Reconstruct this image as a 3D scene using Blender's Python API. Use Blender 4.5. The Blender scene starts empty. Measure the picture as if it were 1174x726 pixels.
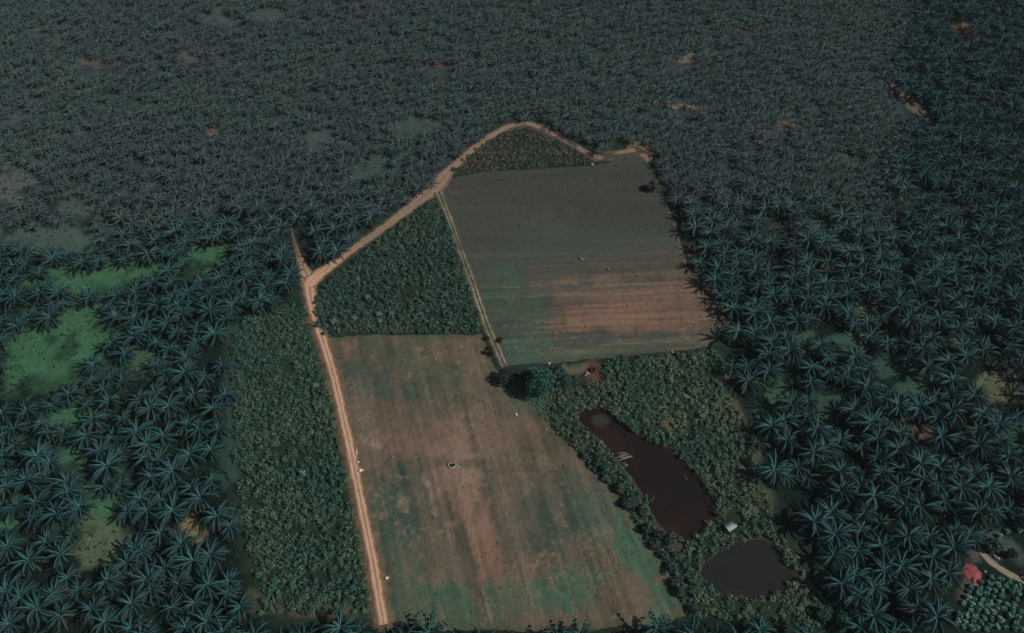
import bpy, math, random
import numpy as np
from mathutils import Vector
from mathutils.geometry import delaunay_2d_cdt

random.seed(7)
RNG = np.random.default_rng(11)
R = math.radians
scene = bpy.context.scene
COL = scene.collection

# ------------------------------------------------------------------ camera geometry
CAM_H, FOC, PITCH = 217.0, 1000.0, R(46.67)
CP, SP = math.cos(PITCH), math.sin(PITCH)
W0, H0 = 1174.0, 726.0


def ground(px, py, z=0.0):
    """Point of the plane at height z seen at a photograph position."""
    dx = (np.asarray(px, float) - W0 / 2) / FOC
    dy = (np.asarray(py, float) - H0 / 2) / FOC
    t = (CAM_H - z) / (SP + dy * CP)
    return np.stack([dx * t, (CP - dy * SP) * t], -1)


def photo(x, y, z=0.0):
    """Inverse of ground(): where a place lies in the photograph's layout."""
    x = np.asarray(x, float); y = np.asarray(y, float)
    d = y * CP + (CAM_H - z) * SP
    v = -y * SP + (CAM_H - z) * CP
    return W0 / 2 + FOC * x / d, H0 / 2 + FOC * v / d, d


# ------------------------------------------------------------------ noise
def _hash(ix, iy, seed):
    h = (ix.astype(np.int64) * 374761393 + iy.astype(np.int64) * 668265263 + seed * 974634377) & 0xFFFFFFFF
    h = ((h ^ (h >> 13)) * 1274126177) & 0xFFFFFFFF
    h = h ^ (h >> 16)
    return (h & 0xFFFFFF) / float(0xFFFFFF)


def vnoise(x, y, seed=0):
    ix, iy = np.floor(x), np.floor(y)
    fx, fy = x - ix, y - iy
    fx = fx * fx * (3 - 2 * fx); fy = fy * fy * (3 - 2 * fy)
    a = _hash(ix, iy, seed); b = _hash(ix + 1, iy, seed)
    c = _hash(ix, iy + 1, seed); d = _hash(ix + 1, iy + 1, seed)
    return (a * (1 - fx) + b * fx) * (1 - fy) + (c * (1 - fx) + d * fx) * fy


def fbm(x, y, seed=0, octv=4):
    s = np.zeros_like(np.asarray(x, float)); a = 0.5; n = 0
    for k in range(octv):
        s = s + a * vnoise(x * 2 ** k, y * 2 ** k, seed + k * 17); n += a; a *= 0.5
    return s / n


def lin(rgb):
    c = np.asarray(rgb, float) / 255.0
    return np.where(c <= 0.04045, c / 12.92, ((c + 0.055) / 1.055) ** 2.4)


GAIN = 0.68          # light on level open ground, so that albedo = shown colour / GAIN


def alb(rgb):
    return lin(rgb) / GAIN


# ------------------------------------------------------------------ polygons
def inside(poly, x, y):
    x = np.asarray(x, float); y = np.asarray(y, float)
    res = np.zeros(x.shape, bool)
    n = len(poly)
    for i in range(n):
        x0, y0 = poly[i]; x1, y1 = poly[(i + 1) % n]
        if y0 == y1:
            continue
        c = ((y0 > y) != (y1 > y)) & (x < (x1 - x0) * (y - y0) / (y1 - y0) + x0)
        res ^= c
    return res


def sdist(poly, x, y):
    """Signed distance to a polygon, positive inside."""
    x = np.asarray(x, float); y = np.asarray(y, float)
    best = np.full(x.shape, 1e18)
    n = len(poly)
    for i in range(n):
        x0, y0 = poly[i]; x1, y1 = poly[(i + 1) % n]
        ex, ey = x1 - x0, y1 - y0
        L = ex * ex + ey * ey + 1e-12
        t = np.clip(((x - x0) * ex + (y - y0) * ey) / L, 0, 1)
        best = np.minimum(best, (x - x0 - t * ex) ** 2 + (y - y0 - t * ey) ** 2)
    d = np.sqrt(best)
    return np.where(inside(poly, x, y), d, -d)


def W(pts, z=0.0):
    return [tuple(p) for p in ground([p[0] for p in pts], [p[1] for p in pts], z)]


def rough(poly, step, amp, seed):
    """Resample a closed outline and push it about, so that no edge is ruler straight."""
    out = []
    n = len(poly)
    for i in range(n):
        x0, y0 = poly[i]; x1, y1 = poly[(i + 1) % n]
        L = math.hypot(x1 - x0, y1 - y0)
        k = max(1, int(L / step))
        for j in range(k):
            t = j / k
            x, y = x0 + (x1 - x0) * t, y0 + (y1 - y0) * t
            nx, ny = -(y1 - y0) / (L + 1e-9), (x1 - x0) / (L + 1e-9)
            a = (fbm(np.array([x * .35]), np.array([y * .35]), seed, 3)[0] - .5) * 2 * amp
            out.append((x + nx * a, y + ny * a))
    return out


def smooth_closed(poly, it=2):
    for _ in range(it):
        out = []
        n = len(poly)
        for i in range(n):
            a, b = poly[i], poly[(i + 1) % n]
            out.append((a[0] * .75 + b[0] * .25, a[1] * .75 + b[1] * .25))
            out.append((a[0] * .25 + b[0] * .75, a[1] * .25 + b[1] * .75))
        poly = out
    return poly


# ------------------------------------------------------------------ materials
def new_mat(name):
    m = bpy.data.materials.new(name); m.use_nodes = True
    nt = m.node_tree
    bs = nt.nodes['Principled BSDF']
    return m, nt, bs


def attr_mat(name, rough_=0.9, spec=0.2, noise=None, bump=None, obj_random=0.0, hue=0.0):
    """Colour from the mesh's own albedo attribute, broken up by fine procedural noise."""
    m, nt, bs = new_mat(name)
    L = nt.links.new
    at = nt.nodes.new('ShaderNodeAttribute'); at.attribute_name = 'Col'
    out = at.outputs['Color']
    geo = nt.nodes.new('ShaderNodeNewGeometry')
    if noise:
        for (sc, amt, stretch, ang) in noise:
            mp = nt.nodes.new('ShaderNodeMapping'); mp.inputs['Scale'].default_value = (1.0, stretch, 1.0)
            mp.inputs['Rotation'].default_value = (0, 0, ang)
            mp.vector_type = 'TEXTURE' if False else 'POINT'
            L(geo.outputs['Position'], mp.inputs['Vector'])
            nz = nt.nodes.new('ShaderNodeTexNoise'); nz.inputs['Scale'].default_value = sc
            nz.inputs['Detail'].default_value = 4.0; nz.inputs['Roughness'].default_value = .6
            L(mp.outputs['Vector'], nz.inputs['Vector'])
            mr = nt.nodes.new('ShaderNodeMapRange')
            mr.inputs['From Min'].default_value = .3; mr.inputs['From Max'].default_value = .7
            mr.inputs['To Min'].default_value = 1 - amt; mr.inputs['To Max'].default_value = 1 + amt
            L(nz.outputs['Fac'], mr.inputs['Value'])
            mx = nt.nodes.new('ShaderNodeMix'); mx.data_type = 'RGBA'; mx.blend_type = 'MULTIPLY'
            mx.inputs['Factor'].default_value = 1
            L(out, mx.inputs['A']); L(mr.outputs['Result'], mx.inputs['B'])
            out = mx.outputs['Result']
    if obj_random:
        oi = nt.nodes.new('ShaderNodeObjectInfo')
        mr = nt.nodes.new('ShaderNodeMapRange')
        mr.inputs['To Min'].default_value = 1 - obj_random; mr.inputs['To Max'].default_value = 1 + obj_random
        L(oi.outputs['Random'], mr.inputs['Value'])
        hs = nt.nodes.new('ShaderNodeHueSaturation')
        mh = nt.nodes.new('ShaderNodeMapRange')
        mh.inputs['To Min'].default_value = .5 - hue; mh.inputs['To Max'].default_value = .5 + hue
        ml = nt.nodes.new('ShaderNodeMath'); ml.operation = 'FRACT'
        m7 = nt.nodes.new('ShaderNodeMath'); m7.operation = 'MULTIPLY'; m7.inputs[1].default_value = 7.31
        L(oi.outputs['Random'], m7.inputs[0]); L(m7.outputs[0], ml.inputs[0]); L(ml.outputs[0], mh.inputs['Value'])
        L(mh.outputs['Result'], hs.inputs['Hue'])
        L(mr.outputs['Result'], hs.inputs['Value'])
        L(out, hs.inputs['Color']); out = hs.outputs['Color']
    L(out, bs.inputs['Base Color'])
    bs.inputs['Roughness'].default_value = rough_
    bs.inputs['Specular IOR Level'].default_value = spec
    if bump:
        sc, st, dist = bump
        nz = nt.nodes.new('ShaderNodeTexNoise'); nz.inputs['Scale'].default_value = sc
        nz.inputs['Detail'].default_value = 5
        L(geo.outputs['Position'], nz.inputs['Vector'])
        bp = nt.nodes.new('ShaderNodeBump'); bp.inputs['Strength'].default_value = st
        bp.inputs['Distance'].default_value = dist
        L(nz.outputs['Fac'], bp.inputs['Height']); L(bp.outputs['Normal'], bs.inputs['Normal'])
    return m


def plain_mat(name, col, rough_=.7, spec=.3, noise=0.25, scale=3.0, metal=0.0):
    m, nt, bs = new_mat(name)
    L = nt.links.new
    geo = nt.nodes.new('ShaderNodeTexCoord')
    nz = nt.nodes.new('ShaderNodeTexNoise'); nz.inputs['Scale'].default_value = scale
    nz.inputs['Detail'].default_value = 5
    L(geo.outputs['Object'], nz.inputs['Vector'])
    cr = nt.nodes.new('ShaderNodeValToRGB')
    c = np.asarray(col, float)
    cr.color_ramp.elements[0].position = .3; cr.color_ramp.elements[1].position = .7
    cr.color_ramp.elements[0].color = (*(c * (1 - noise)), 1)
    cr.color_ramp.elements[1].color = (*np.minimum(c * (1 + noise), .95), 1)
    L(nz.outputs['Fac'], cr.inputs['Fac']); L(cr.outputs['Color'], bs.inputs['Base Color'])
    bs.inputs['Roughness'].default_value = rough_
    bs.inputs['Specular IOR Level'].default_value = spec
    bs.inputs['Metallic'].default_value = metal
    return m


# ------------------------------------------------------------------ mesh helpers
def mesh_np(name, V, faces, C=None, mat=None, parent=None, smooth=False, link=True):
    """faces: list of int arrays (n, k), each k-sided."""
    V = np.asarray(V, np.float32)
    me = bpy.data.meshes.new(name)
    me.vertices.add(len(V)); me.vertices.foreach_set('co', V.ravel())
    faces = [np.asarray(f, np.int32) for f in faces if len(f)]
    tot = np.concatenate([np.full(len(f), f.shape[1], np.int32) for f in faces])
    idx = np.concatenate([f.ravel() for f in faces])
    start = np.concatenate([[0], np.cumsum(tot)[:-1]]).astype(np.int32)
    me.loops.add(len(idx)); me.loops.foreach_set('vertex_index', idx)
    me.polygons.add(len(tot)); me.polygons.foreach_set('loop_start', start)
    try:
        me.polygons.foreach_set('loop_total', tot)
    except Exception:
        pass
    if C is not None:
        C = np.asarray(C, np.float32)
        a = me.attributes.new('Col', 'FLOAT_COLOR', 'POINT')
        a.data.foreach_set('color', np.concatenate([C, np.ones((len(C), 1), np.float32)], 1).ravel())
    me.update(calc_edges=True)
    if smooth:
        me.polygons.foreach_set('use_smooth', np.ones(len(tot), bool))
    if mat:
        me.materials.append(mat)
    if not link:
        return me
    o = bpy.data.objects.new(name, me); COL.objects.link(o)
    if parent:
        o.parent = parent
    return o


class MB:
    """Collects shapes into one mesh."""
    def __init__(s):
        s.V, s.F3, s.F4, s.C, s.n = [], [], [], [], 0

    def add(s, V, F, col=(.5, .5, .5)):
        V = np.asarray(V, float)
        C = np.asarray(col, float)
        if C.ndim == 1:
            C = np.tile(C, (len(V), 1))
        F = np.asarray(F)
        (s.F4 if F.shape[1] == 4 else s.F3).append(F + s.n)
        s.V.append(V); s.C.append(C); s.n += len(V)

    def box(s, c, d, rot=0.0, col=(.5, .5, .5), tilt=None):
        x, y, z = d[0] / 2, d[1] / 2, d[2] / 2
        V = np.array([(a, b, e) for a in (-x, x) for b in (-y, y) for e in (-z, z)])
        if tilt is not None:
            V[:, 2] += V[:, 0] * tilt
        cr, sr = math.cos(rot), math.sin(rot)
        V = np.stack([V[:, 0] * cr - V[:, 1] * sr, V[:, 0] * sr + V[:, 1] * cr, V[:, 2]], 1) + np.asarray(c)
        s.add(V, [(0, 1, 3, 2), (4, 6, 7, 5), (0, 4, 5, 1), (2, 3, 7, 6), (0, 2, 6, 4), (1, 5, 7, 3)], col)

    def tube(s, pts, radii, k=6, col=(.5, .5, .5), cap=True):
        pts = [np.asarray(p, float) for p in pts]
        V, F = [], []
        for i, p in enumerate(pts):
            d = pts[min(i + 1, len(pts) - 1)] - pts[max(i - 1, 0)]
            d /= np.linalg.norm(d) + 1e-9
            u = np.cross(d, (0, 0, 1) if abs(d[2]) < .9 else (1, 0, 0)); u /= np.linalg.norm(u)
            v = np.cross(d, u)
            for j in range(k):
                a = 2 * math.pi * j / k
                V.append(p + (u * math.cos(a) + v * math.sin(a)) * radii[i])
        for i in range(len(pts) - 1):
            for j in range(k):
                F.append((i * k + j, i * k + (j + 1) % k, (i + 1) * k + (j + 1) % k, (i + 1) * k + j))
        s.add(V, F, col)
        if cap:
            b = (len(pts) - 1) * k
            V2 = [V[b + j] for j in range(k)] + [pts[-1]]
            s.add(V2, [(j, (j + 1) % k, k) for j in range(k)], col)

    def lump(s, c, r, seed, col=(.5, .5, .5), nu=14, nv=9, amp=.25):
        """An uneven closed boulder or sack."""
        u = np.linspace(0, 2 * np.pi, nu, endpoint=False); v = np.linspace(0, np.pi, nv)
        uu, vv = np.meshgrid(u, v)
        n = fbm(np.cos(uu) * np.sin(vv) * 1.7 + 9 + seed, np.sin(uu) * np.sin(vv) * 1.7 + np.cos(vv) * 2.3 + 5, seed, 3)
        rr = 1 + (n - .5) * 2 * amp
        V = np.stack([np.cos(uu) * np.sin(vv) * r[0] * rr, np.sin(uu) * np.sin(vv) * r[1] * rr, np.cos(vv) * r[2] * rr], -1).reshape(-1, 3) + np.asarray(c)
        F = [(i * nu + j, (i + 1) * nu + j, (i + 1) * nu + (j + 1) % nu, i * nu + (j + 1) % nu) for i in range(nv - 1) for j in range(nu)]
        s.add(V, F, col)

    def leaves(s, P, Nn, size, col, rng=RNG, asp=1.6):
        """Leaf-sized quads at P facing about Nn."""
        n = len(P)
        N = Nn + rng.normal(0, .55, (n, 3)); N /= np.linalg.norm(N, axis=1, keepdims=True) + 1e-9
        T = rng.normal(0, 1, (n, 3)); T -= N * (T * N).sum(1, keepdims=True); T /= np.linalg.norm(T, axis=1, keepdims=True) + 1e-9
        B = np.cross(N, T)
        sz = (np.asarray(size) * rng.uniform(.6, 1.3, n))[:, None]
        a, b = T * sz * asp * .5, B * sz * .5
        V = np.stack([P - a, P - b * .9 + a * .1, P + a, P + b * .9 + a * .1], 1).reshape(-1, 3)
        F = np.arange(n * 4).reshape(n, 4)
        C = np.repeat(np.asarray(col), 4, 0) if np.asarray(col).ndim == 2 else col
        s.add(V, F, C)

    def build(s, name, mat, parent=None, smooth=False, link=True):
        fs = []
        if s.F4: fs.append(np.concatenate(s.F4))
        if s.F3: fs.append(np.concatenate(s.F3))
        return mesh_np(name, np.concatenate(s.V), fs, np.concatenate(s.C), mat, parent, smooth, link)


def tag(o, label=None, cat=None, group=None, kind=None):
    if label: o['label'] = label
    if cat: o['category'] = cat
    if group: o['group'] = group
    if kind: o['kind'] = kind
    return o


def thing(name, label, cat, loc=(0, 0, 0), rz=0.0, group=None):
    o = bpy.data.objects.new(name, None); o.empty_display_size = .3
    COL.objects.link(o); o.location = loc; o.rotation_euler = (0, 0, rz)
    return tag(o, label, cat, group)


def copy_tree(o, parent=None):
    c = o.copy(); COL.objects.link(c)
    if parent: c.parent = parent
    for ch in o.children:
        copy_tree(ch, c)
    return c


def blobs(px, py, lst, seed=3, extra=None):
    """Soft uneven patches (place, half sizes, turn, colour, weight) -> list of weights and colours."""
    res = []
    wob = (fbm(px * .07, py * .09, seed, 5) - .5) * (1.0 if seed == 43 else 1.9)
    if extra is not None: wob = wob + extra
    for (cx, cy, rx, ry, ang, colr, wgt) in lst:
        c, s_ = math.cos(R(ang)), math.sin(R(ang))
        dx, dy = px - cx, py - cy
        u = (dx * c + dy * s_) / rx; v = (-dx * s_ + dy * c) / ry
        d = np.sqrt(u * u + v * v) + wob
        w = np.clip((1.35 - d) / .7, 0, 1); w = w * w * (3 - 2 * w)
        res.append((w * wgt, colr))
    return res


def paint(base, px, py, lst, seed=3, extra=None):
    C = base
    for w, c in blobs(px, py, lst, seed, extra):
        C = C * (1 - w[:, None]) + alb(c)[None, :] * w[:, None]
    return C


# ------------------------------------------------------------------ layout of the place (photograph positions of real places)
CLEARED = [(262, 385), (272, 366), (300, 357), (334, 350), (346, 325), (338, 292), (330, 256), (337, 250), (342, 280), (352, 300),
           (364, 308), (400, 279), (440, 253), (470, 231), (497, 208), (530, 172), (555, 152), (580, 139), (605, 133), (630, 140),
           (660, 158), (690, 170), (715, 158), (735, 160), (748, 176), (756, 198), (770, 228), (783, 262), (797, 298), (808, 318),
           (826, 345), (838, 362), (833, 385), (830, 410), (838, 440), (854, 470), (868, 510), (882, 560), (895, 600), (926, 632),
           (952, 664), (964, 690), (972, 724), (915, 722), (880, 708), (800, 706), (780, 712), (700, 718), (560, 718), (440, 717), (300, 712), (285, 650),
           (272, 580), (264, 500), (260, 430)]
NURSERY_ZONE = [(1082, 740), (1092, 690), (1103, 668), (1106, 645), (1114, 626), (1132, 620), (1146, 605), (1200, 600), (1200, 740)]
LOWER_FIELD = [(372, 388), (382, 410), (395, 462), (409, 520), (424, 590), (436, 650), (443, 710), (500, 722), (560, 723), (640, 723),
               (700, 721), (755, 718), (787, 706), (772, 672), (755, 640), (735, 607), (712, 575), (688, 545), (663, 520), (640, 497),
               (628, 478), (616, 462), (598, 450), (580, 440), (566, 420), (560, 402), (553, 384), (480, 384), (420, 384)]
UPPER_FIELD = [(505, 206), (560, 197), (620, 194), (680, 191), (700, 186), (708, 177), (735, 178), (746, 190), (753, 206), (766, 236),
               (777, 266), (785, 292), (797, 322), (811, 346), (820, 368), (825, 386), (818, 396), (795, 400), (755, 405), (700, 410),
               (640, 416), (600, 418), (580, 418), (569, 395), (553, 352), (537, 306), (520, 258)]
TRI_TOP = [(514, 198), (545, 171), (575, 154), (605, 148), (635, 160), (665, 177), (686, 187), (620, 191), (560, 195)]
TRI_MID = [(366, 380), (358, 350), (370, 328), (420, 290), (490, 232), (500, 229), (518, 270), (536, 320), (548, 360), (552, 380), (500, 383), (420, 382)]
STRIP = [(268, 384), (278, 368), (305, 356), (346, 347), (350, 372), (365, 410), (374, 440), (388, 500), (400, 570), (413, 630), (424, 704),
         (304, 705), (292, 650), (278, 580), (270, 500), (266, 440)]
POND1 = smooth_closed([(660, 478), (672, 467), (694, 467), (708, 483), (726, 496), (758, 510), (783, 526), (798, 544), (816, 564), (823, 583),
         (819, 594), (808, 603), (798, 616), (783, 622), (769, 614), (755, 598), (742, 576), (726, 546), (706, 526), (690, 508), (674, 494)], 2)
POND2 = smooth_closed([(805, 657), (812, 643), (830, 632), (844, 623), (862, 619), (878, 621), (887, 630), (896, 644), (905, 655), (904, 664),
         (894, 675), (877, 685), (855, 687), (833, 679), (816, 669)], 2)
POND_SCRUB = [(690, 414), (755, 408), (800, 402), (824, 400), (830, 440), (846, 475), (862, 515), (876, 565), (889, 603), (912, 643),
              (934, 672), (950, 695), (962, 722), (900, 712), (800, 706), (788, 702), (773, 670), (756, 639), (736, 606), (713, 576),
              (689, 545), (664, 521), (641, 498), (630, 476), (648, 448), (668, 446), (690, 440)]
GRASSY_CORNER = [(566, 425), (590, 436), (660, 430), (690, 440), (650, 470), (636, 490), (610, 466), (580, 450)]
EDGE_SCRUB = [(782, 268), (799, 298), (810, 318), (828, 345), (838, 364), (828, 388), (817, 366), (801, 332), (788, 300)]
NURSERY = [(1094, 700), (1104, 676), (1122, 664), (1136, 656), (1152, 662), (1180, 676), (1200, 690), (1200, 740), (1086, 740)]

LAWN, LAWN_PALE, TAN, GREY, RED = (58, 96, 68), (60, 84, 66), (128, 108, 88), (72, 84, 82), (120, 70, 66)
# name, place, half sizes, colour, what it is called in labels
CLEARINGS = [
    (105, 314, 50, 15, -6, LAWN, 'the bright clearing high in the left grove'),
    (90, 362, 36, 22, 70, LAWN, 'the long lawn lane of the left grove'),
    (44, 412, 38, 26, 20, LAWN, 'the widest lawn clearing of the left grove'),
    (232, 290, 26, 14, 38, LAWN, 'the lawn gap beside the forked dirt road'),
    (168, 418, 17, 11, 0, LAWN_PALE, 'the small pale gap inside the left grove'),
    (82, 474, 20, 13, 0, LAWN, 'the round lawn clearing below the widest one'),
    (80, 526, 18, 12, 0, LAWN, 'the small lawn clearing above the lime green one'),
    (117, 581, 21, 15, 10, LAWN, 'the lime green clearing in the lower left grove'),
    (116, 632, 24, 18, 20, (78, 92, 70), 'the brownish green clearing near the bottom left'),
    (220, 605, 17, 10, 12, (112, 100, 74), 'the yellowish bare patch beside the shrub strip'),
    (4, 594, 14, 14, 0, LAWN, 'the green clearing cut by the left margin'),
    (40, 270, 70, 13, 5, (66, 84, 76), 'the dull green glade at the hazy upper left'),
    (963, 274, 22, 13, 0, (56, 80, 66), 'the green gap high in the right grove'),
    (994, 347, 13, 11, 0, (80, 84, 70), 'the pale gap in the upper right grove'),
    (922, 391, 14, 9, 0, (54, 78, 60), 'the small green gap beside the upper field corner'),
    (977, 392, 16, 9, 0, (54, 78, 66), 'the green gap amid the right grove'),
    (1025, 416, 15, 10, 0, (48, 74, 64), 'the dim green gap right of the grove middle'),
    (891, 460, 17, 12, -20, (52, 80, 62), 'the green gap beside the pond scrub'),
    (950, 464, 14, 9, 0, (48, 72, 58), 'the dim gap above the pond side palms'),
    (1011, 475, 15, 9, 0, (52, 78, 62), 'the green gap above the brown bare gap'),
    (1056, 450, 15, 12, 0, (50, 76, 64), 'the round green gap in the right grove'),
    (1141, 445, 20, 13, 25, (84, 88, 66), 'the yellow green gap at the right margin'),
    (1050, 490, 17, 10, 0, (86, 74, 58), 'the brown bare gap in the right grove'),
    (1084, 395, 12, 8, 0, (62, 78, 66), 'the little gap near the right margin'),
    (1168, 500, 14, 16, 0, (44, 74, 62), 'the green gap cut by the right margin'),
]
FAR_PATCHES = [
    (770, 121, 26, 4, 2, (150, 125, 98)), (782, 66, 24, 4, -6, (138, 120, 100)), (902, 141, 12, 8, -30, (128, 112, 92)), (872, 158, 10, 7, -30, (120, 108, 92)),
    (1040, 115, 34, 5, 42, (118, 100, 84)), (1105, 34, 16, 7, 40, (130, 84, 68)), (1125, 119, 8, 4, 0, (100, 88, 76)), (1095, 235, 14, 10, 0, (86, 80, 74)),
    (504, 75, 15, 5, 10, (140, 92, 84)), (216, 60, 18, 9, 0, (96, 92, 84)), (100, 70, 18, 8, 0, (104, 92, 82)), (244, 150, 7, 4, 0, (140, 104, 98)),
    (86, 148, 20, 10, 0, (72, 88, 84)), (14, 208, 34, 22, -30, (92, 98, 92)), (370, 150, 22, 16, 0, (78, 88, 84)), (258, 14, 22, 12, 0, (74, 88, 82)),
    (312, 10, 20, 10, 0, (72, 84, 80)), (40, 28, 28, 4, -12, (70, 86, 82)), (172, 205, 16, 9, -20, (74, 82, 80)), (90, 236, 24, 16, 0, (76, 92, 82)),
    (56, 36, 10, 5, 0, (76, 86, 82)), (945, 116, 12, 5, 0, (92, 84, 82)), (980, 175, 12, 5, 0, (80, 84, 80)), (850, 32, 14, 3, 0, (92, 86, 76)),
    (898, 262, 16, 5, 10, (100, 88, 82)), (945, 309, 6, 8, 60, (140, 122, 94)), (1150, 425, 16, 6, 35, (118, 108, 90)), (722, 165, 14, 8, 0, (128, 96, 90)),
    (20, 130, 26, 10, 0, (72, 86, 82)), (690, 80, 16, 6, 0, (70, 84, 80)), (480, 140, 26, 12, 0, (66, 84, 78)), (560, 195, 1, 1, 0, (60, 80, 70)), (425, 190, 30, 14, -30, (62, 84, 76)),
]
wCLEARED, wNURS = W(CLEARED), W(NURSERY_ZONE)
POND2 = [(856 + (x - 856) * 1.07, 653 + (y - 653) * 1.05) for x, y in POND2]
wPOND1, wPOND2 = W(POND1), W(POND2)

# ------------------------------------------------------------------ ground
def axis(lo, hi, step, far):
    core = np.arange(lo, hi + .1, step)
    ext = [8, 20, 40, 80, 160, 320, 640, far]
    return np.concatenate([[lo - e for e in ext[::-1]], core, [hi + e for e in ext]])


gx = axis(-330, 330, 1.1, 1100); gy = axis(60, 500, 1.1, 1100)
GX, GY = np.meshgrid(gx, gy)
fxp, fyp = GX.ravel(), GY.ravel()
qx, qy, qd = photo(fxp, fyp)
okv = qd > 60
qx = np.where(okv, qx, -900.0); qy = np.where(okv, qy, 2000.0)
qx = np.clip(qx, -900, 2100); qy = np.clip(qy, -400, 1200)
far_w = np.clip((300 - qy) / 110, 0, 1)                    # upper plantation ground painted lighter and greyer to stand in for haze
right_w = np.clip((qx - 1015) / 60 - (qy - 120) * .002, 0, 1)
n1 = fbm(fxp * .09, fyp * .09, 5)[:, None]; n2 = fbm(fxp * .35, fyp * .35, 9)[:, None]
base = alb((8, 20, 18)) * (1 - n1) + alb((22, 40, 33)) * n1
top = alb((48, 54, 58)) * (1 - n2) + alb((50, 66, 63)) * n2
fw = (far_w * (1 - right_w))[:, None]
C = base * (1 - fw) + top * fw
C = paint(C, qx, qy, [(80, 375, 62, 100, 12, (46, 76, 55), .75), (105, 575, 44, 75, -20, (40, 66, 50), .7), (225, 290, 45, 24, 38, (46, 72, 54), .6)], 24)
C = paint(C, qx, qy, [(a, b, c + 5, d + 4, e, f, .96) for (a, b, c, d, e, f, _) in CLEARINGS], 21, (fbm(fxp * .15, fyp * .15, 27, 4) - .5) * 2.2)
C = paint(C, qx, qy, [(a, b, c, d, e, tuple(.75 * q + .25 * t for q, t in zip(f, (50, 60, 60))), .8) for (a, b, c, d, e, f) in FAR_PATCHES], 22, (fbm(fxp * .22, fyp * .22, 29, 4) - .5) * 2.0)
# soil of the cleared estate
sd = np.full(len(fxp), -99.0)
near = (np.abs(fxp) < 260) & (fyp > 60) & (fyp < 420)
sd[near] = sdist(wCLEARED, fxp[near], fyp[near])
cw = np.clip((sd + 3) / 4 + (n2[:, 0] - .5) * 1.2, 0, 1)[:, None]
soil = alb((22, 40, 32)) * (1 - n2) + alb((42, 54, 42)) * n2
C = C * (1 - cw) + soil * cw
C = paint(C, qx, qy, [
    (270, 470, 14, 110, 4, (46, 72, 62), .8), (300, 690, 20, 16, 0, (70, 72, 56), .7), (360, 700, 70, 7, 0, (84, 78, 60), .8),
    (680, 430, 13, 15, 0, (88, 62, 54), .85), (655, 424, 14, 8, 0, (100, 94, 78), .7), (615, 452, 14, 20, 0, (46, 98, 82), .85), (590, 460, 22, 16, 20, (66, 86, 68), .7),
    (668, 455, 18, 10, 0, (72, 74, 62), .7), (762, 480, 16, 26, -30, (96, 92, 74), .7), (848, 500, 14, 60, -18, (90, 86, 68), .6), (870, 570, 14, 30, -20, (86, 84, 66), .6),
    (812, 330, 10, 50, -25, (92, 82, 72), .8), (573, 439, 9, 7, 0, (100, 90, 76), .7), (700, 180, 40, 6, 0, (118, 92, 80), .8), (735, 172, 12, 8, 30, (140, 112, 94), .9),
    (640, 158, 30, 4, 30, (120, 98, 84), .7), (790, 618, 22, 8, -20, (84, 72, 62), .6), (915, 600, 1, 1, 0, (60, 60, 60), .1),
    (1135, 705, 60, 46, 0, (26, 36, 30), .9), (1110, 668, 8, 18, 20, (84, 76, 66), .8), (1150, 628, 26, 14, 20, (64, 78, 74), .8), (1118, 640, 10, 8, 0, (82, 78, 74), .8),
], 23)
Z = np.zeros(len(fxp))
for wp in (wPOND1, wPOND2):
    s_ = sdist(wp, fxp[near], fyp[near])
    Z[near] -= 1.15 * np.clip((s_ + 1.0 + (n2[near, 0] - .5) * 1.0) / 2.2, 0, 1)
    bk = np.clip(1 - np.abs(s_ + .2) / 1.6, 0, 1)[:, None]
    C[near] = C[near] * (1 - bk * .75) + alb((66, 54, 48)) * bk * .75
MAIN = [(440, 716), (434, 680), (428, 645), (420, 605), (410, 556), (402, 515), (393, 476), (384, 436), (373, 398), (363, 368), (357, 345), (354, 322), (348, 306), (342, 292), (337, 275), (334, 262)]
BRANCH = [(353, 328), (360, 320), (374, 309), (400, 289), (428, 270), (455, 250), (478, 232), (499, 215), (514, 197), (532, 180), (550, 165), (568, 153), (588, 144), (606, 142), (620, 147)]


def line_dist(line, x, y):
    best = np.full(np.shape(x), 1e9)
    w = W(line)
    for (x0, y0), (x1, y1) in zip(w[:-1], w[1:]):
        ex, ey = x1 - x0, y1 - y0
        t = np.clip(((x - x0) * ex + (y - y0) * ey) / (ex * ex + ey * ey), 0, 1)
        best = np.minimum(best, np.hypot(x - x0 - t * ex, y - y0 - t * ey))
    return best


def verge(C, x, y):
    for ln, colr, wd in ((MAIN[:12], (112, 92, 70), 3.4), (BRANCH, (84, 78, 66), 3.4)):
        d = line_dist(ln, x, y)
        w = np.clip((wd - d) / 1.8 + (fbm(x * .7, y * .7, 37, 4) - .5) * 2.2, 0, 1)[:, None] * .85
        C = C * (1 - w) + alb(colr) * w
    return C


C[near] = verge(C[near], fxp[near], fyp[near])
C = np.clip(C, .004, .9)
ny_, nx_ = GX.shape
ii = np.arange(ny_ * nx_).reshape(ny_, nx_)
F = np.stack([ii[:-1, :-1], ii[:-1, 1:], ii[1:, 1:], ii[1:, :-1]], -1).reshape(-1, 4)
M_GROUND = attr_mat('ground_soil', .95, .1, noise=[(1.3, .35, 1, 0), (.35, .2, 1, 0)], bump=(2.0, .6, .25))
tag(mesh_np('ground', np.stack([fxp, fyp, Z], 1), [F], C, M_GROUND, smooth=True), kind='structure')


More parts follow.
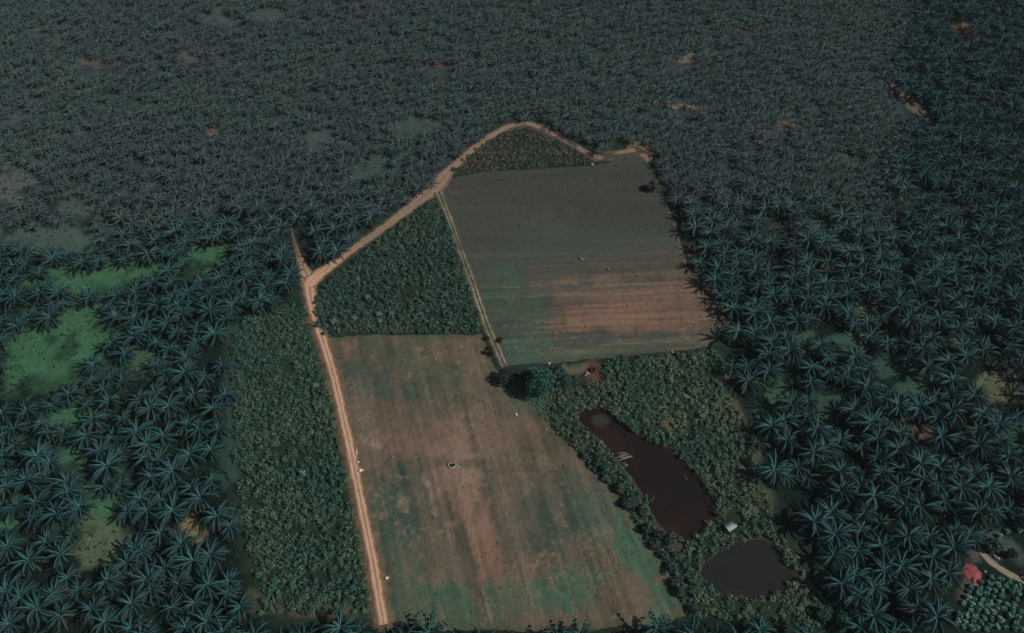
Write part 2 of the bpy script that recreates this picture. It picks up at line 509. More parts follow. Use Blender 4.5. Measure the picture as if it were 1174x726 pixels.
# ------------------------------------------------------------------ flat sheets: fields, ponds
def sheet(name, poly, z, step, colour, mat, kind='structure', jit=.35):
    """A triangulated sheet inside an outline given in metres; colour(x, y, px, py, depth inside) gives its albedo."""
    P = np.array(poly)
    x0, y0 = P.min(0); x1, y1 = P.max(0)
    xs, ys = np.meshgrid(np.arange(x0, x1, step), np.arange(y0, y1, step))
    xs = xs.ravel() + RNG.uniform(-jit, jit, xs.size) * step; ys = ys.ravel() + RNG.uniform(-jit, jit, ys.size) * step
    s_ = sdist(poly, xs, ys)
    k = s_ > step * .5
    pts = [Vector(p) for p in poly] + [Vector((a, b)) for a, b in zip(xs[k], ys[k])]
    n = len(poly)
    v, e, f, *_ = delaunay_2d_cdt(pts, [], [list(range(n))], 1, 1e-4)
    v = np.array([(a[0], a[1]) for a in v])
    qx, qy, _ = photo(v[:, 0], v[:, 1])
    C = colour(v[:, 0], v[:, 1], qx, qy, sdist(poly, v[:, 0], v[:, 1]))
    F3 = np.array([t for t in f if len(t) == 3])
    a, b, c = v[F3[:, 0]], v[F3[:, 1]], v[F3[:, 2]]
    cr = (b[:, 0] - a[:, 0]) * (c[:, 1] - a[:, 1]) - (b[:, 1] - a[:, 1]) * (c[:, 0] - a[:, 0])
    F3[cr < 0] = F3[cr < 0][:, ::-1]
    zz = np.full(len(v), z)
    return tag(mesh_np(name, np.stack([v[:, 0], v[:, 1], zz], 1), [F3], np.clip(C, .004, .9), mat, smooth=True), kind=kind)


def row_angle(p0, p1):
    a, b = ground(*p0), ground(*p1)
    return math.atan2(b[1] - a[1], b[0] - a[0])


ANG_LOW = row_angle((500, 470), (560, 700))
ANG_UP = row_angle((630, 350), (790, 342))


def streaks(x, y, ang, across, along, seed):
    u = x * math.cos(ang) + y * math.sin(ang); v = -x * math.sin(ang) + y * math.cos(ang)
    return fbm(v * across, u * along, seed, 4)


def col_lower(x, y, px, py, s_):
    n = fbm(x * .05, y * .05, 31)[:, None]
    ex = (streaks(x, y, ANG_LOW, .5, .03, 55) - .5) * 1.6
    C = alb((78, 77, 66)) * (1 - n) + alb((100, 86, 72)) * n
    C = paint(C, px, py, [
        (460, 410, 90, 26, 0, (70, 80, 62), .75), (520, 400, 40, 12, 0, (96, 80, 66), .7), (440, 440, 40, 22, 10, (62, 76, 68), .8), (520, 450, 60, 20, 0, (72, 78, 64), .6),
        (600, 460, 26, 14, 20, (68, 86, 68), .8), (470, 505, 75, 24, 0, (110, 92, 78), .85), (580, 500, 44, 28, 20, (104, 90, 74), .7), (600, 560, 30, 26, -14, (104, 90, 76), .6), (610, 655, 40, 14, 0, (106, 92, 76), .6), (430, 470, 30, 12, 0, (98, 84, 70), .6),
        (466, 580, 34, 40, 10, (60, 76, 68), .9), (440, 610, 24, 50, 8, (54, 78, 66), .85), (530, 560, 26, 52, -14, (126, 103, 87), .9), (552, 620, 18, 44, -12, (122, 97, 81), .8), (560, 640, 14, 24, -12, (112, 80, 66), .45),
        (640, 600, 46, 44, -20, (66, 76, 68), .85), (610, 540, 50, 20, 0, (92, 84, 70), .6), (690, 640, 34, 30, 30, (88, 84, 66), .6), (690, 590, 22, 44, -35, (66, 86, 70), .6),
        (736, 640, 20, 56, -32, (52, 88, 70), .85), (762, 692, 26, 22, 0, (52, 90, 70), .85), (500, 692, 62, 26, 0, (54, 86, 68), .85), (640, 680, 50, 26, -10, (54, 88, 70), .85), (560, 700, 50, 10, 0, (74, 84, 68), .6),
        (720, 685, 30, 20, 0, (90, 80, 64), .8), (600, 650, 40, 14, 0, (98, 84, 68), .6), (465, 660, 18, 40, 10, (70, 82, 66), .7),
        (432, 510, 6, 6, 0, (134, 118, 104), .7), (418, 506, 3, 5, 0, (130, 112, 96), .6), (464, 574, 9, 8, 0, (120, 108, 90), .6), (455, 581, 5, 5, 0, (120, 108, 90), .6), (437, 590, 5, 4, 0, (112, 104, 90), .5), (440, 560, 6, 4, 0, (112, 100, 86), .5),
        (400, 400, 8, 10, 0, (120, 90, 72), .6), (405, 480, 6, 40, -14, (108, 88, 70), .5),
        (560, 533, 70, 5, 3, (78, 74, 62), .6)], 41, ex)
    mo = np.clip((fbm(x * .22, y * .22, 47, 4) - .5) * 2.6, -1, 1)[:, None]
    C = C * (1 - np.maximum(mo, 0) * .35) + alb((112, 98, 84)) * np.maximum(mo, 0) * .35
    C = C * (1 - np.maximum(-mo, 0) * .4) + alb((60, 72, 60)) * np.maximum(-mo, 0) * .4
    st = streaks(x, y, ANG_LOW, .9, .035, 51); st2 = streaks(x, y, ANG_LOW, .28, .02, 61); gr = fbm(x * .8, y * .8, 71, 3)
    k = 1 + (st - .5) * .75 + (st2 - .5) * .5 + (gr - .5) * .35
    C = C * k[:, None]
    ln = np.clip((streaks(x, y, ANG_LOW, 1.3, .05, 58) - .62) * 7, 0, 1) * np.clip((fbm(x * .08, y * .08, 59) - .42) * 5, 0, 1)
    fl = np.clip((fbm(x * .9, y * .9, 66, 2) - .70) * 8, 0, 1) * np.clip((fbm(x * .07, y * .07, 67) - .40) * 5, 0, 1)
    m_ = (ln * .6 + fl * .7)[:, None]
    C = C * (1 - m_) + alb((124, 112, 92)) * m_
    redd = np.clip((st2 - .5) * 2.4, 0, 1)[:, None]
    C = C * (1 - redd * .3) + alb((108, 82, 68)) * redd * .3
    e = np.clip(1 - s_ / (1.5 + 2 * gr), 0, 1)[:, None] * .6
    return verge(C * (1 - e) + alb((58, 72, 54)) * e, x, y)


def col_upper(x, y, px, py, s_):
    n = fbm(x * .06, y * .06, 33)[:, None]
    ex = (streaks(x, y, ANG_UP, .5, .03, 57) - .5) * .7
    C = alb((64, 70, 64)) * (1 - n) + alb((72, 72, 66)) * n
    C = paint(C, px, py, [
        (620, 215, 140, 24, 0, (64, 62, 58), .9), (720, 230, 70, 44, 0, (62, 64, 58), .9), (560, 260, 40, 30, 10, (66, 66, 60), .7), (700, 200, 60, 14, 0, (60, 64, 58), .8),  # far end greyed, haze put into the soil colour
        (575, 330, 22, 34, 10, (62, 80, 62), .75), (640, 285, 70, 16, 0, (64, 76, 66), .6), (720, 275, 60, 12, 0, (66, 74, 64), .6), (650, 312, 40, 18, 0, (84, 76, 64), .35), (745, 305, 60, 18, 0, (88, 77, 67), .35),
        (725, 345, 100, 30, -3, (104, 86, 73), .75), (716, 362, 56, 20, -5, (124, 95, 80), .6), (790, 355, 32, 28, 0, (104, 84, 72), .7), (650, 372, 24, 10, 0, (110, 84, 70), .6),
        (700, 330, 34, 5, 0, (84, 80, 64), .5), (610, 360, 20, 22, 10, (66, 82, 64), .7), (605, 400, 26, 16, 0, (66, 88, 74), .8), (670, 402, 60, 8, -4, (72, 84, 66), .7), (760, 396, 60, 8, -3, (80, 84, 66), .6),
        (648, 375, 3, 24, -10, (72, 76, 58), .6), (778, 345, 3, 22, -10, (92, 72, 60), .5)], 43, ex)
    st = streaks(x, y, ANG_UP, 1.0, .03, 53); st2 = streaks(x, y, ANG_UP, .3, .02, 63); gr = fbm(x * .8, y * .8, 73, 3)
    pw = np.clip((py - 235) / 80, .3, 1)
    k = 1 + ((st - .5) * .75 + (st2 - .5) * .25) * pw + (gr - .5) * .2
    C = C * k[:, None]
    ln = np.clip((streaks(x, y, ANG_UP, 1.3, .04, 68) - .60) * 7, 0, 1) * np.clip((py - 290) / 40, 0, 1)
    m_ = (ln * .4)[:, None]
    C = C * (1 - m_) + alb((140, 116, 98)) * m_
    e = np.clip(1 - s_ / (1 + 2 * gr), 0, 1)[:, None] * .5
    ed = np.where((px > 765)[:, None], alb((104, 92, 78))[None], alb((60, 72, 58))[None])
    return C * (1 - e) + ed * e


M_FLOW = attr_mat('field_earth_lower', .95, .08, noise=[(2.2, .16, .12, -ANG_LOW + math.pi / 2), (1.1, .12, 1, 0)], bump=(3.0, .5, .1))
M_FUP = attr_mat('field_earth_upper', .95, .08, noise=[(2.2, .14, .12, -ANG_UP + math.pi / 2), (1.1, .10, 1, 0)], bump=(3.0, .5, .1))
sheet('field', rough(W(LOWER_FIELD), 1.0, .9, 3), .03, .75, col_lower, M_FLOW)
sheet('field', rough(W(UPPER_FIELD), 1.0, .8, 4), .03, .8, col_upper, M_FUP)


def col_water1(x, y, px, py, s_):
    n = fbm(x * .12, y * .12, 81)[:, None]
    C = alb((38, 27, 25)) * (1 - n) + alb((29, 26, 25)) * n
    return paint(C, px, py, [(688, 482, 10, 7, 0, (58, 58, 50), .8), (700, 505, 30, 12, 40, (50, 33, 31), .6), (785, 560, 30, 22, 40, (30, 27, 30), .7),
                             (770, 610, 16, 8, 20, (48, 33, 31), .6)], 83)


def col_water2(x, y, px, py, s_):
    n = fbm(x * .1, y * .1, 85)[:, None]
    C = alb((38, 37, 35)) * (1 - n) + alb((34, 38, 38)) * n
    return paint(C, px, py, [(850, 685, 40, 6, 0, (46, 36, 36), .5)], 87)


M_WATER = attr_mat('still_muddy_water', .5, .06, noise=[(.5, .12, 1, 0)], bump=(2.5, .05, .05))


def grow(poly, d):
    P = np.array(poly); c = P.mean(0); out = []
    for i in range(len(P)):
        t = P[(i + 1) % len(P)] - P[i - 1]; nrm = np.array([t[1], -t[0]]); nrm /= np.linalg.norm(nrm) + 1e-9
        if np.dot(nrm, P[i] - c) < 0 and False: nrm = -nrm
        out.append(nrm)
    N = np.array(out)
    area = np.sum(P[:, 0] * np.roll(P[:, 1], -1) - np.roll(P[:, 0], -1) * P[:, 1])
    return [tuple(p) for p in P + N * d * (1 if area > 0 else -1)]


sheet('pond_water', grow(wPOND1, .9), -.5, .9, col_water1, M_WATER)
sheet('pond_water', grow(wPOND2, .9), -.5, .9, col_water2, M_WATER)


# ------------------------------------------------------------------ dirt roads and the rutted track
def resample(pts, step):
    pts = np.array(pts, float)
    # Catmull-Rom through the points
    P = np.vstack([2 * pts[0] - pts[1], pts, 2 * pts[-1] - pts[-2]])
    out = []
    for i in range(1, len(P) - 2):
        n = max(2, int(np.linalg.norm(P[i + 1] - P[i]) / step))
        for t in np.linspace(0, 1, n, endpoint=False):
            a = 2 * P[i]; b = P[i + 1] - P[i - 1]; c = 2 * P[i - 1] - 5 * P[i] + 4 * P[i + 1] - P[i + 2]; d = -P[i - 1] + 3 * P[i] - 3 * P[i + 1] + P[i + 2]
            out.append(.5 * (a + b * t + c * t * t + d * t ** 3))
    out.append(pts[-1])
    return np.array(out)


def road(name, line, widths, z, colour, mat, seed, nac=17):
    """A strip along a line in photograph positions; widths in metres at its points."""
    w = np.array(W(line))
    c = resample(w, .6)
    # widths along the arc
    arc_p = np.concatenate([[0], np.cumsum(np.linalg.norm(np.diff(w, axis=0), axis=1))])
    arc = np.concatenate([[0], np.cumsum(np.linalg.norm(np.diff(c, axis=0), axis=1))])
    wd = np.interp(arc / arc[-1], arc_p / arc_p[-1], widths)
    T = np.gradient(c, axis=0); T /= np.linalg.norm(T, axis=1, keepdims=True)
    N = np.stack([-T[:, 1], T[:, 0]], 1)
    u = np.linspace(-1, 1, nac)
    el = 1 + (fbm(arc * .6, arc * 0 + 3, seed, 4) - .5) * .55; er = 1 + (fbm(arc * .6, arc * 0 + 9, seed + 5, 4) - .5) * .55
    half = np.where(u[None, :] < 0, el[:, None], er[:, None]) * wd[:, None] / 2
    X = c[:, None, 0] + N[:, None, 0] * half * u; Y = c[:, None, 1] + N[:, None, 1] * half * u
    n, k = X.shape
    Cc = colour(X.ravel(), Y.ravel(), np.tile(u, n), np.repeat(arc, k))
    ii = np.arange(n * k).reshape(n, k)
    F = np.stack([ii[:-1, :-1], ii[:-1, 1:], ii[1:, 1:], ii[1:, :-1]], -1).reshape(-1, 4)[:, ::-1]
    hz = z + .02 * (1 - u ** 2)
    V = np.stack([X.ravel(), Y.ravel(), np.tile(hz, n)], 1)
    # face up
    a, b, d = V[F[0, 0]], V[F[0, 1]], V[F[0, 2]]
    if np.cross(b - a, d - a)[2] < 0: F = F[:, ::-1]
    return tag(mesh_np(name, V, [F], np.clip(Cc, .004, .9), mat, smooth=True), kind='structure')


def col_road(bright, verge, start=None, end=None, broken=0.0):
    def f(x, y, u, arc):
        n = fbm(x * .7, y * .7, 91, 4); n3 = fbm(arc * .25, u * 1.5, 95, 3)
        rut = np.exp(-((np.abs(u) - .36 + (n3 - .5) * .1) / .2) ** 2)
        C = alb(verge)[None] * (1 - rut[:, None]) + alb(bright)[None] * rut[:, None]
        e = np.clip((np.abs(u) - .62) / .34 + (n - .5) * 1.3, 0, 1)[:, None]
        C = C * (1 - e * .85) + alb((96, 80, 60)) * e * .85
        C = C * (1 + (n - .5) * .4)[:, None]
        if start: C = C + (alb(start) - alb(bright))[None] * np.clip(1 - arc / 30, 0, 1)[:, None] * (1 - e)
        if end is not None:
            w = np.clip((arc - arc.max() + 34) / 26 + (n - .5) * .8, 0, 1)[:, None] * .9
            C = C * (1 - w) + alb(end) * w
        if broken:
            w = np.clip((fbm(arc * .22, u * .8 + 3, 93, 4) - .44) * 6, 0, 1)[:, None] * broken
            C = C * (1 - w) + alb((58, 62, 54)) * w
        return C
    return f


M_ROAD = attr_mat('laterite_dirt', .95, .08, noise=[(1.6, .18, 1, 0)], bump=(3.0, .5, .08))
road('road', MAIN, [3.3, 3.3, 3.2, 3.2, 3.3, 3.3, 3.3, 3.3, 3.3, 3.5, 4.0, 6.2, 3.8, 2.2, 1.5, .9], .06, col_road((194, 156, 130), (142, 112, 90), end=(66, 62, 54)), M_ROAD, 101)
road('road', BRANCH, [4.0, 6.4, 4.6, 3.8, 3.8, 4.0, 5.4, 9.0, 5.0, 3.6, 3.4, 3.4, 3.4, 3.2, 2.6], .084, col_road((138, 118, 100), (122, 104, 88), start=(190, 150, 122)), M_ROAD, 111)  # greys away from the fork, haze painted into the dirt colour
road('dirt_path', [(620, 147), (632, 152), (645, 159), (658, 167), (672, 175), (688, 181), (702, 178), (716, 174), (728, 172), (738, 178), (744, 186)],
     [2.4, 4.0, 3.4, 3.8, 3.0, 3.4, 3.8, 2.8, 4.4, 4.2, 1.4], .108, col_road((140, 116, 100), (104, 90, 80), broken=.9), M_ROAD, 121)


def col_track(x, y, u, arc):
    n = fbm(x * .9, y * .9, 97, 4); n3 = fbm(arc * .2, u * 0 + 4, 99, 3)
    rut = np.exp(-((np.abs(u) - .40 + (n - .5) * .2) / .15) ** 2) * np.clip(.1 + n3 * 1.0 + (n - .5) * .9, 0, 1)
    C = alb((70, 72, 60))[None] * (1 - rut[:, None]) + alb((152, 138, 114))[None] * rut[:, None]
    return C * (1 + (n - .5) * .5)[:, None]


road('dirt_track', [(503, 220), (511, 240), (520, 264), (530, 292), (541, 322), (551, 352), (562, 382), (571, 402), (579, 421)],
     [4.6, 3.4, 3.2, 3.3, 3.4, 3.5, 3.7, 3.8, 3.2], .11, col_track, M_ROAD, 131)
road('dirt_track', [(1119, 622), (1124, 631), (1132, 641), (1145, 651), (1160, 660), (1190, 673)], [1.0, 2.0, 2.2, 2.2, 2.2, 2.4], .06,
     col_road((150, 142, 122), (104, 98, 84)), M_ROAD, 141)

# ------------------------------------------------------------------ oil palms
LEAF_A, LEAF_B, RACH = np.array((.005, .029, .031)), np.array((.010, .047, .045)), np.array((.070, .185, .185))  # RACH: pale rib with its bluish highlight put into the colour


def frond(mb, az, e0, L, droop, nl, lw, seg, rng, z0, fall=.6, tint=1.0):
    """One arching feather leaf: a rachis with leaflets hanging either side."""
    s = np.linspace(0, 1, seg + 1)
    el = e0 - droop * s ** 1.25
    ds = L / seg
    r = np.concatenate([[0], np.cumsum(np.cos(el[:-1]) * ds)]) + .18
    z = np.concatenate([[0], np.cumsum(np.sin(el[:-1]) * ds)]) + z0
    bend = rng.normal(0, .16)
    a = az + bend * s ** 2
    P = np.stack([r * np.cos(a), r * np.sin(a), z], 1)
    side = np.stack([-np.sin(a), np.cos(a), np.zeros_like(a)], 1)
    # rachis: a tapering three-sided rib
    w = .15 * (1 - s * .8)
    up = np.array((0, 0, 1.0))
    V = np.concatenate([P - side * w[:, None], P + up * (w * .9)[:, None], P + side * w[:, None]])
    n = seg + 1
    F = [(i, i + 1, n + i + 1, n + i) for i in range(seg)] + [(n + i, n + i + 1, 2 * n + i + 1, 2 * n + i) for i in range(seg)]
    mb.add(V, F, RACH * tint)
    # leaflets
    t = np.linspace(.12, .99, nl)
    base = np.stack([np.interp(t, s, P[:, k]) for k in range(3)], 1)
    aa = np.interp(t, s, a); ee = np.interp(t, s, el)
    fw = np.stack([np.cos(aa) * np.cos(ee), np.sin(aa) * np.cos(ee), np.sin(ee)], 1)
    sd_ = np.stack([-np.sin(aa), np.cos(aa), np.zeros_like(aa)], 1)
    prof = lw * (np.sin(np.pi * np.clip(t * .86 + .12, 0, 1)) ** .55) * rng.uniform(.85, 1.1, nl)
    wid = L / nl * .50
    for sgn in (-1, 1):
        ln = prof * rng.uniform(.9, 1.1, nl)
        fl = fall + rng.normal(0, .12, nl)
        tip = base + sd_ * (sgn * ln * .80)[:, None] + fw * (ln * .50)[:, None] - np.array((0, 0, 1.0)) * (ln * fl)[:, None]
        V = np.stack([base - fw * wid, base + fw * wid, tip + fw * wid * .45, tip - fw * wid * .45], 1).reshape(-1, 3)
        k = rng.uniform(0, 1, nl)[:, None]
        c = (LEAF_A * (1 - k) + LEAF_B * k) * tint
        mb.add(V, np.arange(nl * 4).reshape(nl, 4), np.repeat(c, 4, 0))


def palm_crown(seed, nl, seg, counts=(4, 10, 11), z0=4.2):
    rng = np.random.default_rng(seed); mb = MB()
    ga = 2.39996
    k = rng.integers(0, 50)
    for layer, n in enumerate(counts):  # tints paint upper fronds lighter and lower ones darker, as light falls
        for i in range(n):
            az = (k + i + layer * 31) * ga + rng.normal(0, .22)
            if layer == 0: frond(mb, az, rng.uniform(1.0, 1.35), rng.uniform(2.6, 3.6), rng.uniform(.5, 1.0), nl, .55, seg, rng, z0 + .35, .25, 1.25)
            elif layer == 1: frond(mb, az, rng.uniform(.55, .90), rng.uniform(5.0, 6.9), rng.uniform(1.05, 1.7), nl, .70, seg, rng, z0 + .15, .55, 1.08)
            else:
                dead = np.array((3.2, .95, .55)) if rng.uniform() < .05 else .72  # low fronds painted darker as shaded; a few dead and brown
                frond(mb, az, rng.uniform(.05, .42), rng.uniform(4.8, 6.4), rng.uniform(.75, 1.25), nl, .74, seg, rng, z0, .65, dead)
    return mb


def palm_trunk(seed, z0=4.3):
    rng = np.random.default_rng(seed); mb = MB()
    mb.tube([(0, 0, -.1), (.03, .02, .6), (.05, -.03, z0 * .5), (0, 0, z0)], [.42, .34, .30, .40], 8, (.09, .075, .055))
    for i in range(26):                                   # old leaf bases
        a = i * 2.39996; z = .5 + i / 26 * (z0 - .6)
        d = np.array((math.cos(a), math.sin(a), 0))
        mb.tube([d * .28 + (0, 0, z), d * .52 + (0, 0, z + .35)], [.09, .05], 4, (.11, .09, .065))
    return mb


M_PALM = attr_mat('palm_leaf', .55, .14, obj_random=.22, hue=.02)
M_PALM_FAR = attr_mat('palm_leaf_far', .6, .12)
M_TRUNK = attr_mat('palm_trunk_fibre', .9, .1, noise=[(6, .3, 1, 0)])

# planted triangular grid over everything that is not cleared
def lattice(spc, turn, jit):
    out = []
    n = int(640 / spc)
    for i in range(-n, n + 1):
        for j in range(-n, n + 1):
            x = (i + .5 * (j % 2)) * spc; y = j * spc * .866
            out.append((x * math.cos(turn) - y * math.sin(turn), x * math.sin(turn) + y * math.cos(turn) + 260))
    return np.array(out) + RNG.normal(0, jit, (len(out), 2))


def young(px, py):
    """Where the far block of smaller, closer planted palms stands."""
    edge = 252 + 26 * np.sin(px * .011 + 1.0) + (fbm(px * .02, py * .02, 15) - .5) * 50
    return (py < edge) & (px < 1046 + (fbm(py * .03, px * 0, 19) - .5) * 60 - (py - 100) * .1)


pal_a, pal_b = lattice(7.1, R(17), 1.2), lattice(5.3, R(29), .8)
ka = ~young(*photo(pal_a[:, 0], pal_a[:, 1], 4.6)[:2]); kb = young(*photo(pal_b[:, 0], pal_b[:, 1], 3.4)[:2])
pal = np.concatenate([pal_a[ka], pal_b[kb]])
small = np.concatenate([np.zeros(ka.sum(), bool), np.ones(kb.sum(), bool)])
ppx, ppy, pd = photo(pal[:, 0], pal[:, 1], 4.6)
keep = (pd > 100) & (ppx > -130) & (ppx < 1304) & (ppy > -60) & (ppy < 800)
pal, ppx, ppy, pd, small = pal[keep], ppx[keep], ppy[keep], pd[keep], small[keep]
cC, cN = W(CLEARED, 4.6), W(NURSERY_ZONE, 4.6)      # outlines as the crowns' own level meets them
keep = (sdist(cC, pal[:, 0], pal[:, 1]) < -1.3) & (sdist(cN, pal[:, 0], pal[:, 1]) < -1.8)
for (cx, cy, rx, ry, ang, colr, *_) in CLEARINGS + FAR_PATCHES:
    c, s_ = math.cos(R(ang)), math.sin(R(ang))
    dx, dy = ppx - cx, ppy - cy
    ex = 4 if cy > 240 else (2 if colr[0] > colr[2] + 14 else -1)
    u = (dx * c + dy * s_) / (rx + ex); v = (-dx * s_ + dy * c) / (ry + ex)
    keep &= ~(u * u + v * v < 1.0 + (vnoise(ppx * .06, ppy * .08, 23) - .5) * 1.9)
keep &= RNG.uniform(0, 1, len(pal)) > .03
pal, ppx, ppy, pd, small = pal[keep], ppx[keep], ppy[keep], pd[keep], small[keep]
in_frame = (ppx > 4) & (ppx < 1170) & (ppy > 4) & (ppy < 722)
order = np.argsort(np.where(in_frame, pd, 1e9))
single = np.zeros(len(pal), bool); single[order[:300]] = True

CROWNS = [palm_crown(200 + k, 23, 8).build('crown', M_PALM, link=False) for k in range(9)]
TRUNKS = [palm_trunk(300 + k).build('trunk', M_TRUNK, link=False) for k in range(2)]


wUPPER, wPOND_S, wSTRIP = W(UPPER_FIELD), W(POND_SCRUB), W(STRIP)


def near_to(poly, px, py, d):
    g = ground(px, py, 4.6)
    return sdist(poly, np.array([g[0]]), np.array([g[1]]))[0] > -d


def where_label(px, py):
    """What a near palm stands beside."""
    best, nm, side = 1e9, None, ''
    for (cx, cy, rx, ry, ang, colr, name) in CLEARINGS:
        dx, dy = (px - cx) / (rx + 22), (py - cy) / (ry + 18)
        d = math.hypot(dx, dy)
        if d < best:
            best, nm = d, name
            side = ('right of' if dx > 0 else 'left of') if abs(dx) > abs(dy) else ('just below' if dy > 0 else 'just above')
    if best < 1.12:

        return f'oil palm {side} {nm}'
    if py > 690 and 290 < px < 820:
        return 'dark oil palm at the foot of the lower brown field'
    if px < 420:
        if near_to(wSTRIP, px, py, 9):
            return 'dark oil palm touching the left edge of the shrub strip, ' + ('upper half' if py < 520 else 'lower half')
        if px > 235 and py < 400: return 'dark oil palm between the forked dirt road and the lawn gaps' 
        if py < 330: return 'dark oil palm in the upper left grove below the haze'
        if py < 480: return 'dark oil palm crowded in the middle of the left grove, ' + ('beside the lawns' if px < 130 else 'away from the lawns')
        if py < 610: return 'dark oil palm crowded in the lower left grove'
        return 'dark oil palm crowded in the bottom left corner'
    if px > 1050 and py > 560: return 'dark oil palm near the pale track and red sheet'
    if near_to(wPOND_S, px, py, 10): return 'dark oil palm touching the scrub around the ponds, ' + ('upper half' if py < 520 else 'lower half')
    if near_to(wUPPER, px, py, 13): return 'dark oil palm in the row touching the right edge of the upper field'
    if py < 340: return 'dark oil palm high in the right grove under the haze'
    if py < 400: return 'dark oil palm high in the right grove, ' + ('nearer the upper field' if px < 960 else 'nearer the right margin')
    if px < 960 and py < 620: return 'dark oil palm beside the scrub around the ponds'
    if py < 560: return 'dark oil palm crowded in the right grove at mid height, ' + ('nearer the ponds' if px < 1030 else 'nearer the right margin')
    return 'dark oil palm crowded in the right grove below the ponds level'


names_of = {int(k): where_label(ppx[k], ppy[k]) for k in np.nonzero(single)[0]}
by_name = {}
for k, v in names_of.items(): by_name.setdefault(v, []).append(k)
for v, ks in by_name.items():                            # few of a name: say which of them
    if 2 <= len(ks) <= 3:
        wide = np.ptp(ppx[ks]) > np.ptp(ppy[ks])
        ks = sorted(ks, key=lambda q: (ppx[q] if wide else ppy[q]))
        ends = (('leftmost', 'middle', 'rightmost') if wide else ('topmost', 'middle', 'lowest'))
        ends = ends if len(ks) == 3 else ends[::2]
        for q, e_ in zip(ks, ends): names_of[q] = f'{v}, {e_} one'
for k in np.nonzero(single)[0]:
    t = thing('oil_palm', names_of[int(k)], 'palm tree', (pal[k, 0], pal[k, 1], 0), RNG.uniform(0, 6.28), 'oil palms')
    lab = where_label(ppx[k], ppy[k]); t['group'] = 'oil palms, ' + lab.replace('dark ', '').replace('oil palm ', '')
    s_ = RNG.uniform(.60, 1.00)
    t.scale = (s_, s_, s_ * RNG.uniform(.8, 1.3))
    t.rotation_euler = (RNG.normal(0, .05), RNG.normal(0, .05), RNG.uniform(0, 6.28))
    for nm, me in (('trunk', TRUNKS[k % 2]), ('crown', CROWNS[int(RNG.integers(0, 9))])):
        o = bpy.data.objects.new(nm, me); COL.objects.link(o); o.parent = t

rest = np.nonzero(~single)[0]
far_b, mid_b = [], []
for k in range(5):
    for (lst, nl, seg, cnt_) in ((far_b, 5, 3, (3, 8, 8)), (mid_b, 11, 5, (4, 10, 10))):
        mb = palm_crown(400 + k, nl, seg, cnt_); nleaf_v = mb.n
        mb.tube([(0, 0, -.1), (0, 0, 4.3)], [.38, .33], 5, (.09, .075, .055), cap=False)
        lst.append((np.concatenate(mb.V), np.concatenate(mb.F4), np.concatenate(mb.C), nleaf_v))
VV, FF, CC, n0 = [], [], [], 0
for k in rest:
    V, F, C, nlv = (far_b if small[k] or not in_frame[k] else mid_b)[int(RNG.integers(0, 5))]
    a = RNG.uniform(0, 6.28); s_ = RNG.uniform(.84, 1.12) * (.60 if small[k] else .86)
    c, s2 = math.cos(a), math.sin(a)
    V2 = np.stack([(V[:, 0] * c - V[:, 1] * s2) * s_ + pal[k, 0], (V[:, 0] * s2 + V[:, 1] * c) * s_ + pal[k, 1], V[:, 2] * s_ * RNG.uniform(.9, 1.15)], 1)
    # far block: haze put into the leaf colour, greyer, purplish palms among green ones
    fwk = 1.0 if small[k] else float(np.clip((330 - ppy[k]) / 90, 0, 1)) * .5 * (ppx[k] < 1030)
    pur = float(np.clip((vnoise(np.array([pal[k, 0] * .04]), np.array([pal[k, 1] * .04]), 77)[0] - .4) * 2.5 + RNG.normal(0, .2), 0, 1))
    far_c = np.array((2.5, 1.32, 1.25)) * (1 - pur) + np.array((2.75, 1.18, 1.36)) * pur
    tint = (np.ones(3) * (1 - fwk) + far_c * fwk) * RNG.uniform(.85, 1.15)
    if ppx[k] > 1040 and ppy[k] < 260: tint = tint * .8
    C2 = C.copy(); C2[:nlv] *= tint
    if small[k]: C2[:nlv] = C2[:nlv] * .45 + C2[:nlv].mean(0) * .75  # leaf contrast flattened to the mean, part of the painted haze
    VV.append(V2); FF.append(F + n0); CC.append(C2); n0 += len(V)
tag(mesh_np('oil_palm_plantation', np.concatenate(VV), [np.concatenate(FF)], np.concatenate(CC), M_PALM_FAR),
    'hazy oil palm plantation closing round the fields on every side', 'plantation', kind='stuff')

# ------------------------------------------------------------------ thickets: low scrub that reads as one mass
M_SCRUB = attr_mat('scrub_leaf', .6, .3)


def scatter(poly, dens, holes=(), gap=0.0, seed=1):
    P = np.array(poly); x0, y0 = P.min(0); x1, y1 = P.max(0)
    n = int((x1 - x0) * (y1 - y0) * dens)
    x = RNG.uniform(x0, x1, n); y = RNG.uniform(y0, y1, n)
    k = sdist(poly, x, y) > (fbm(x * .3, y * .3, seed) - .55) * 3
    for h in holes: k &= sdist(h, x, y) < RNG.uniform(-.8, .6, len(x))
    if gap: k &= fbm(x * .22, y * .22, seed + 3, 3) > gap
    return x[k], y[k]


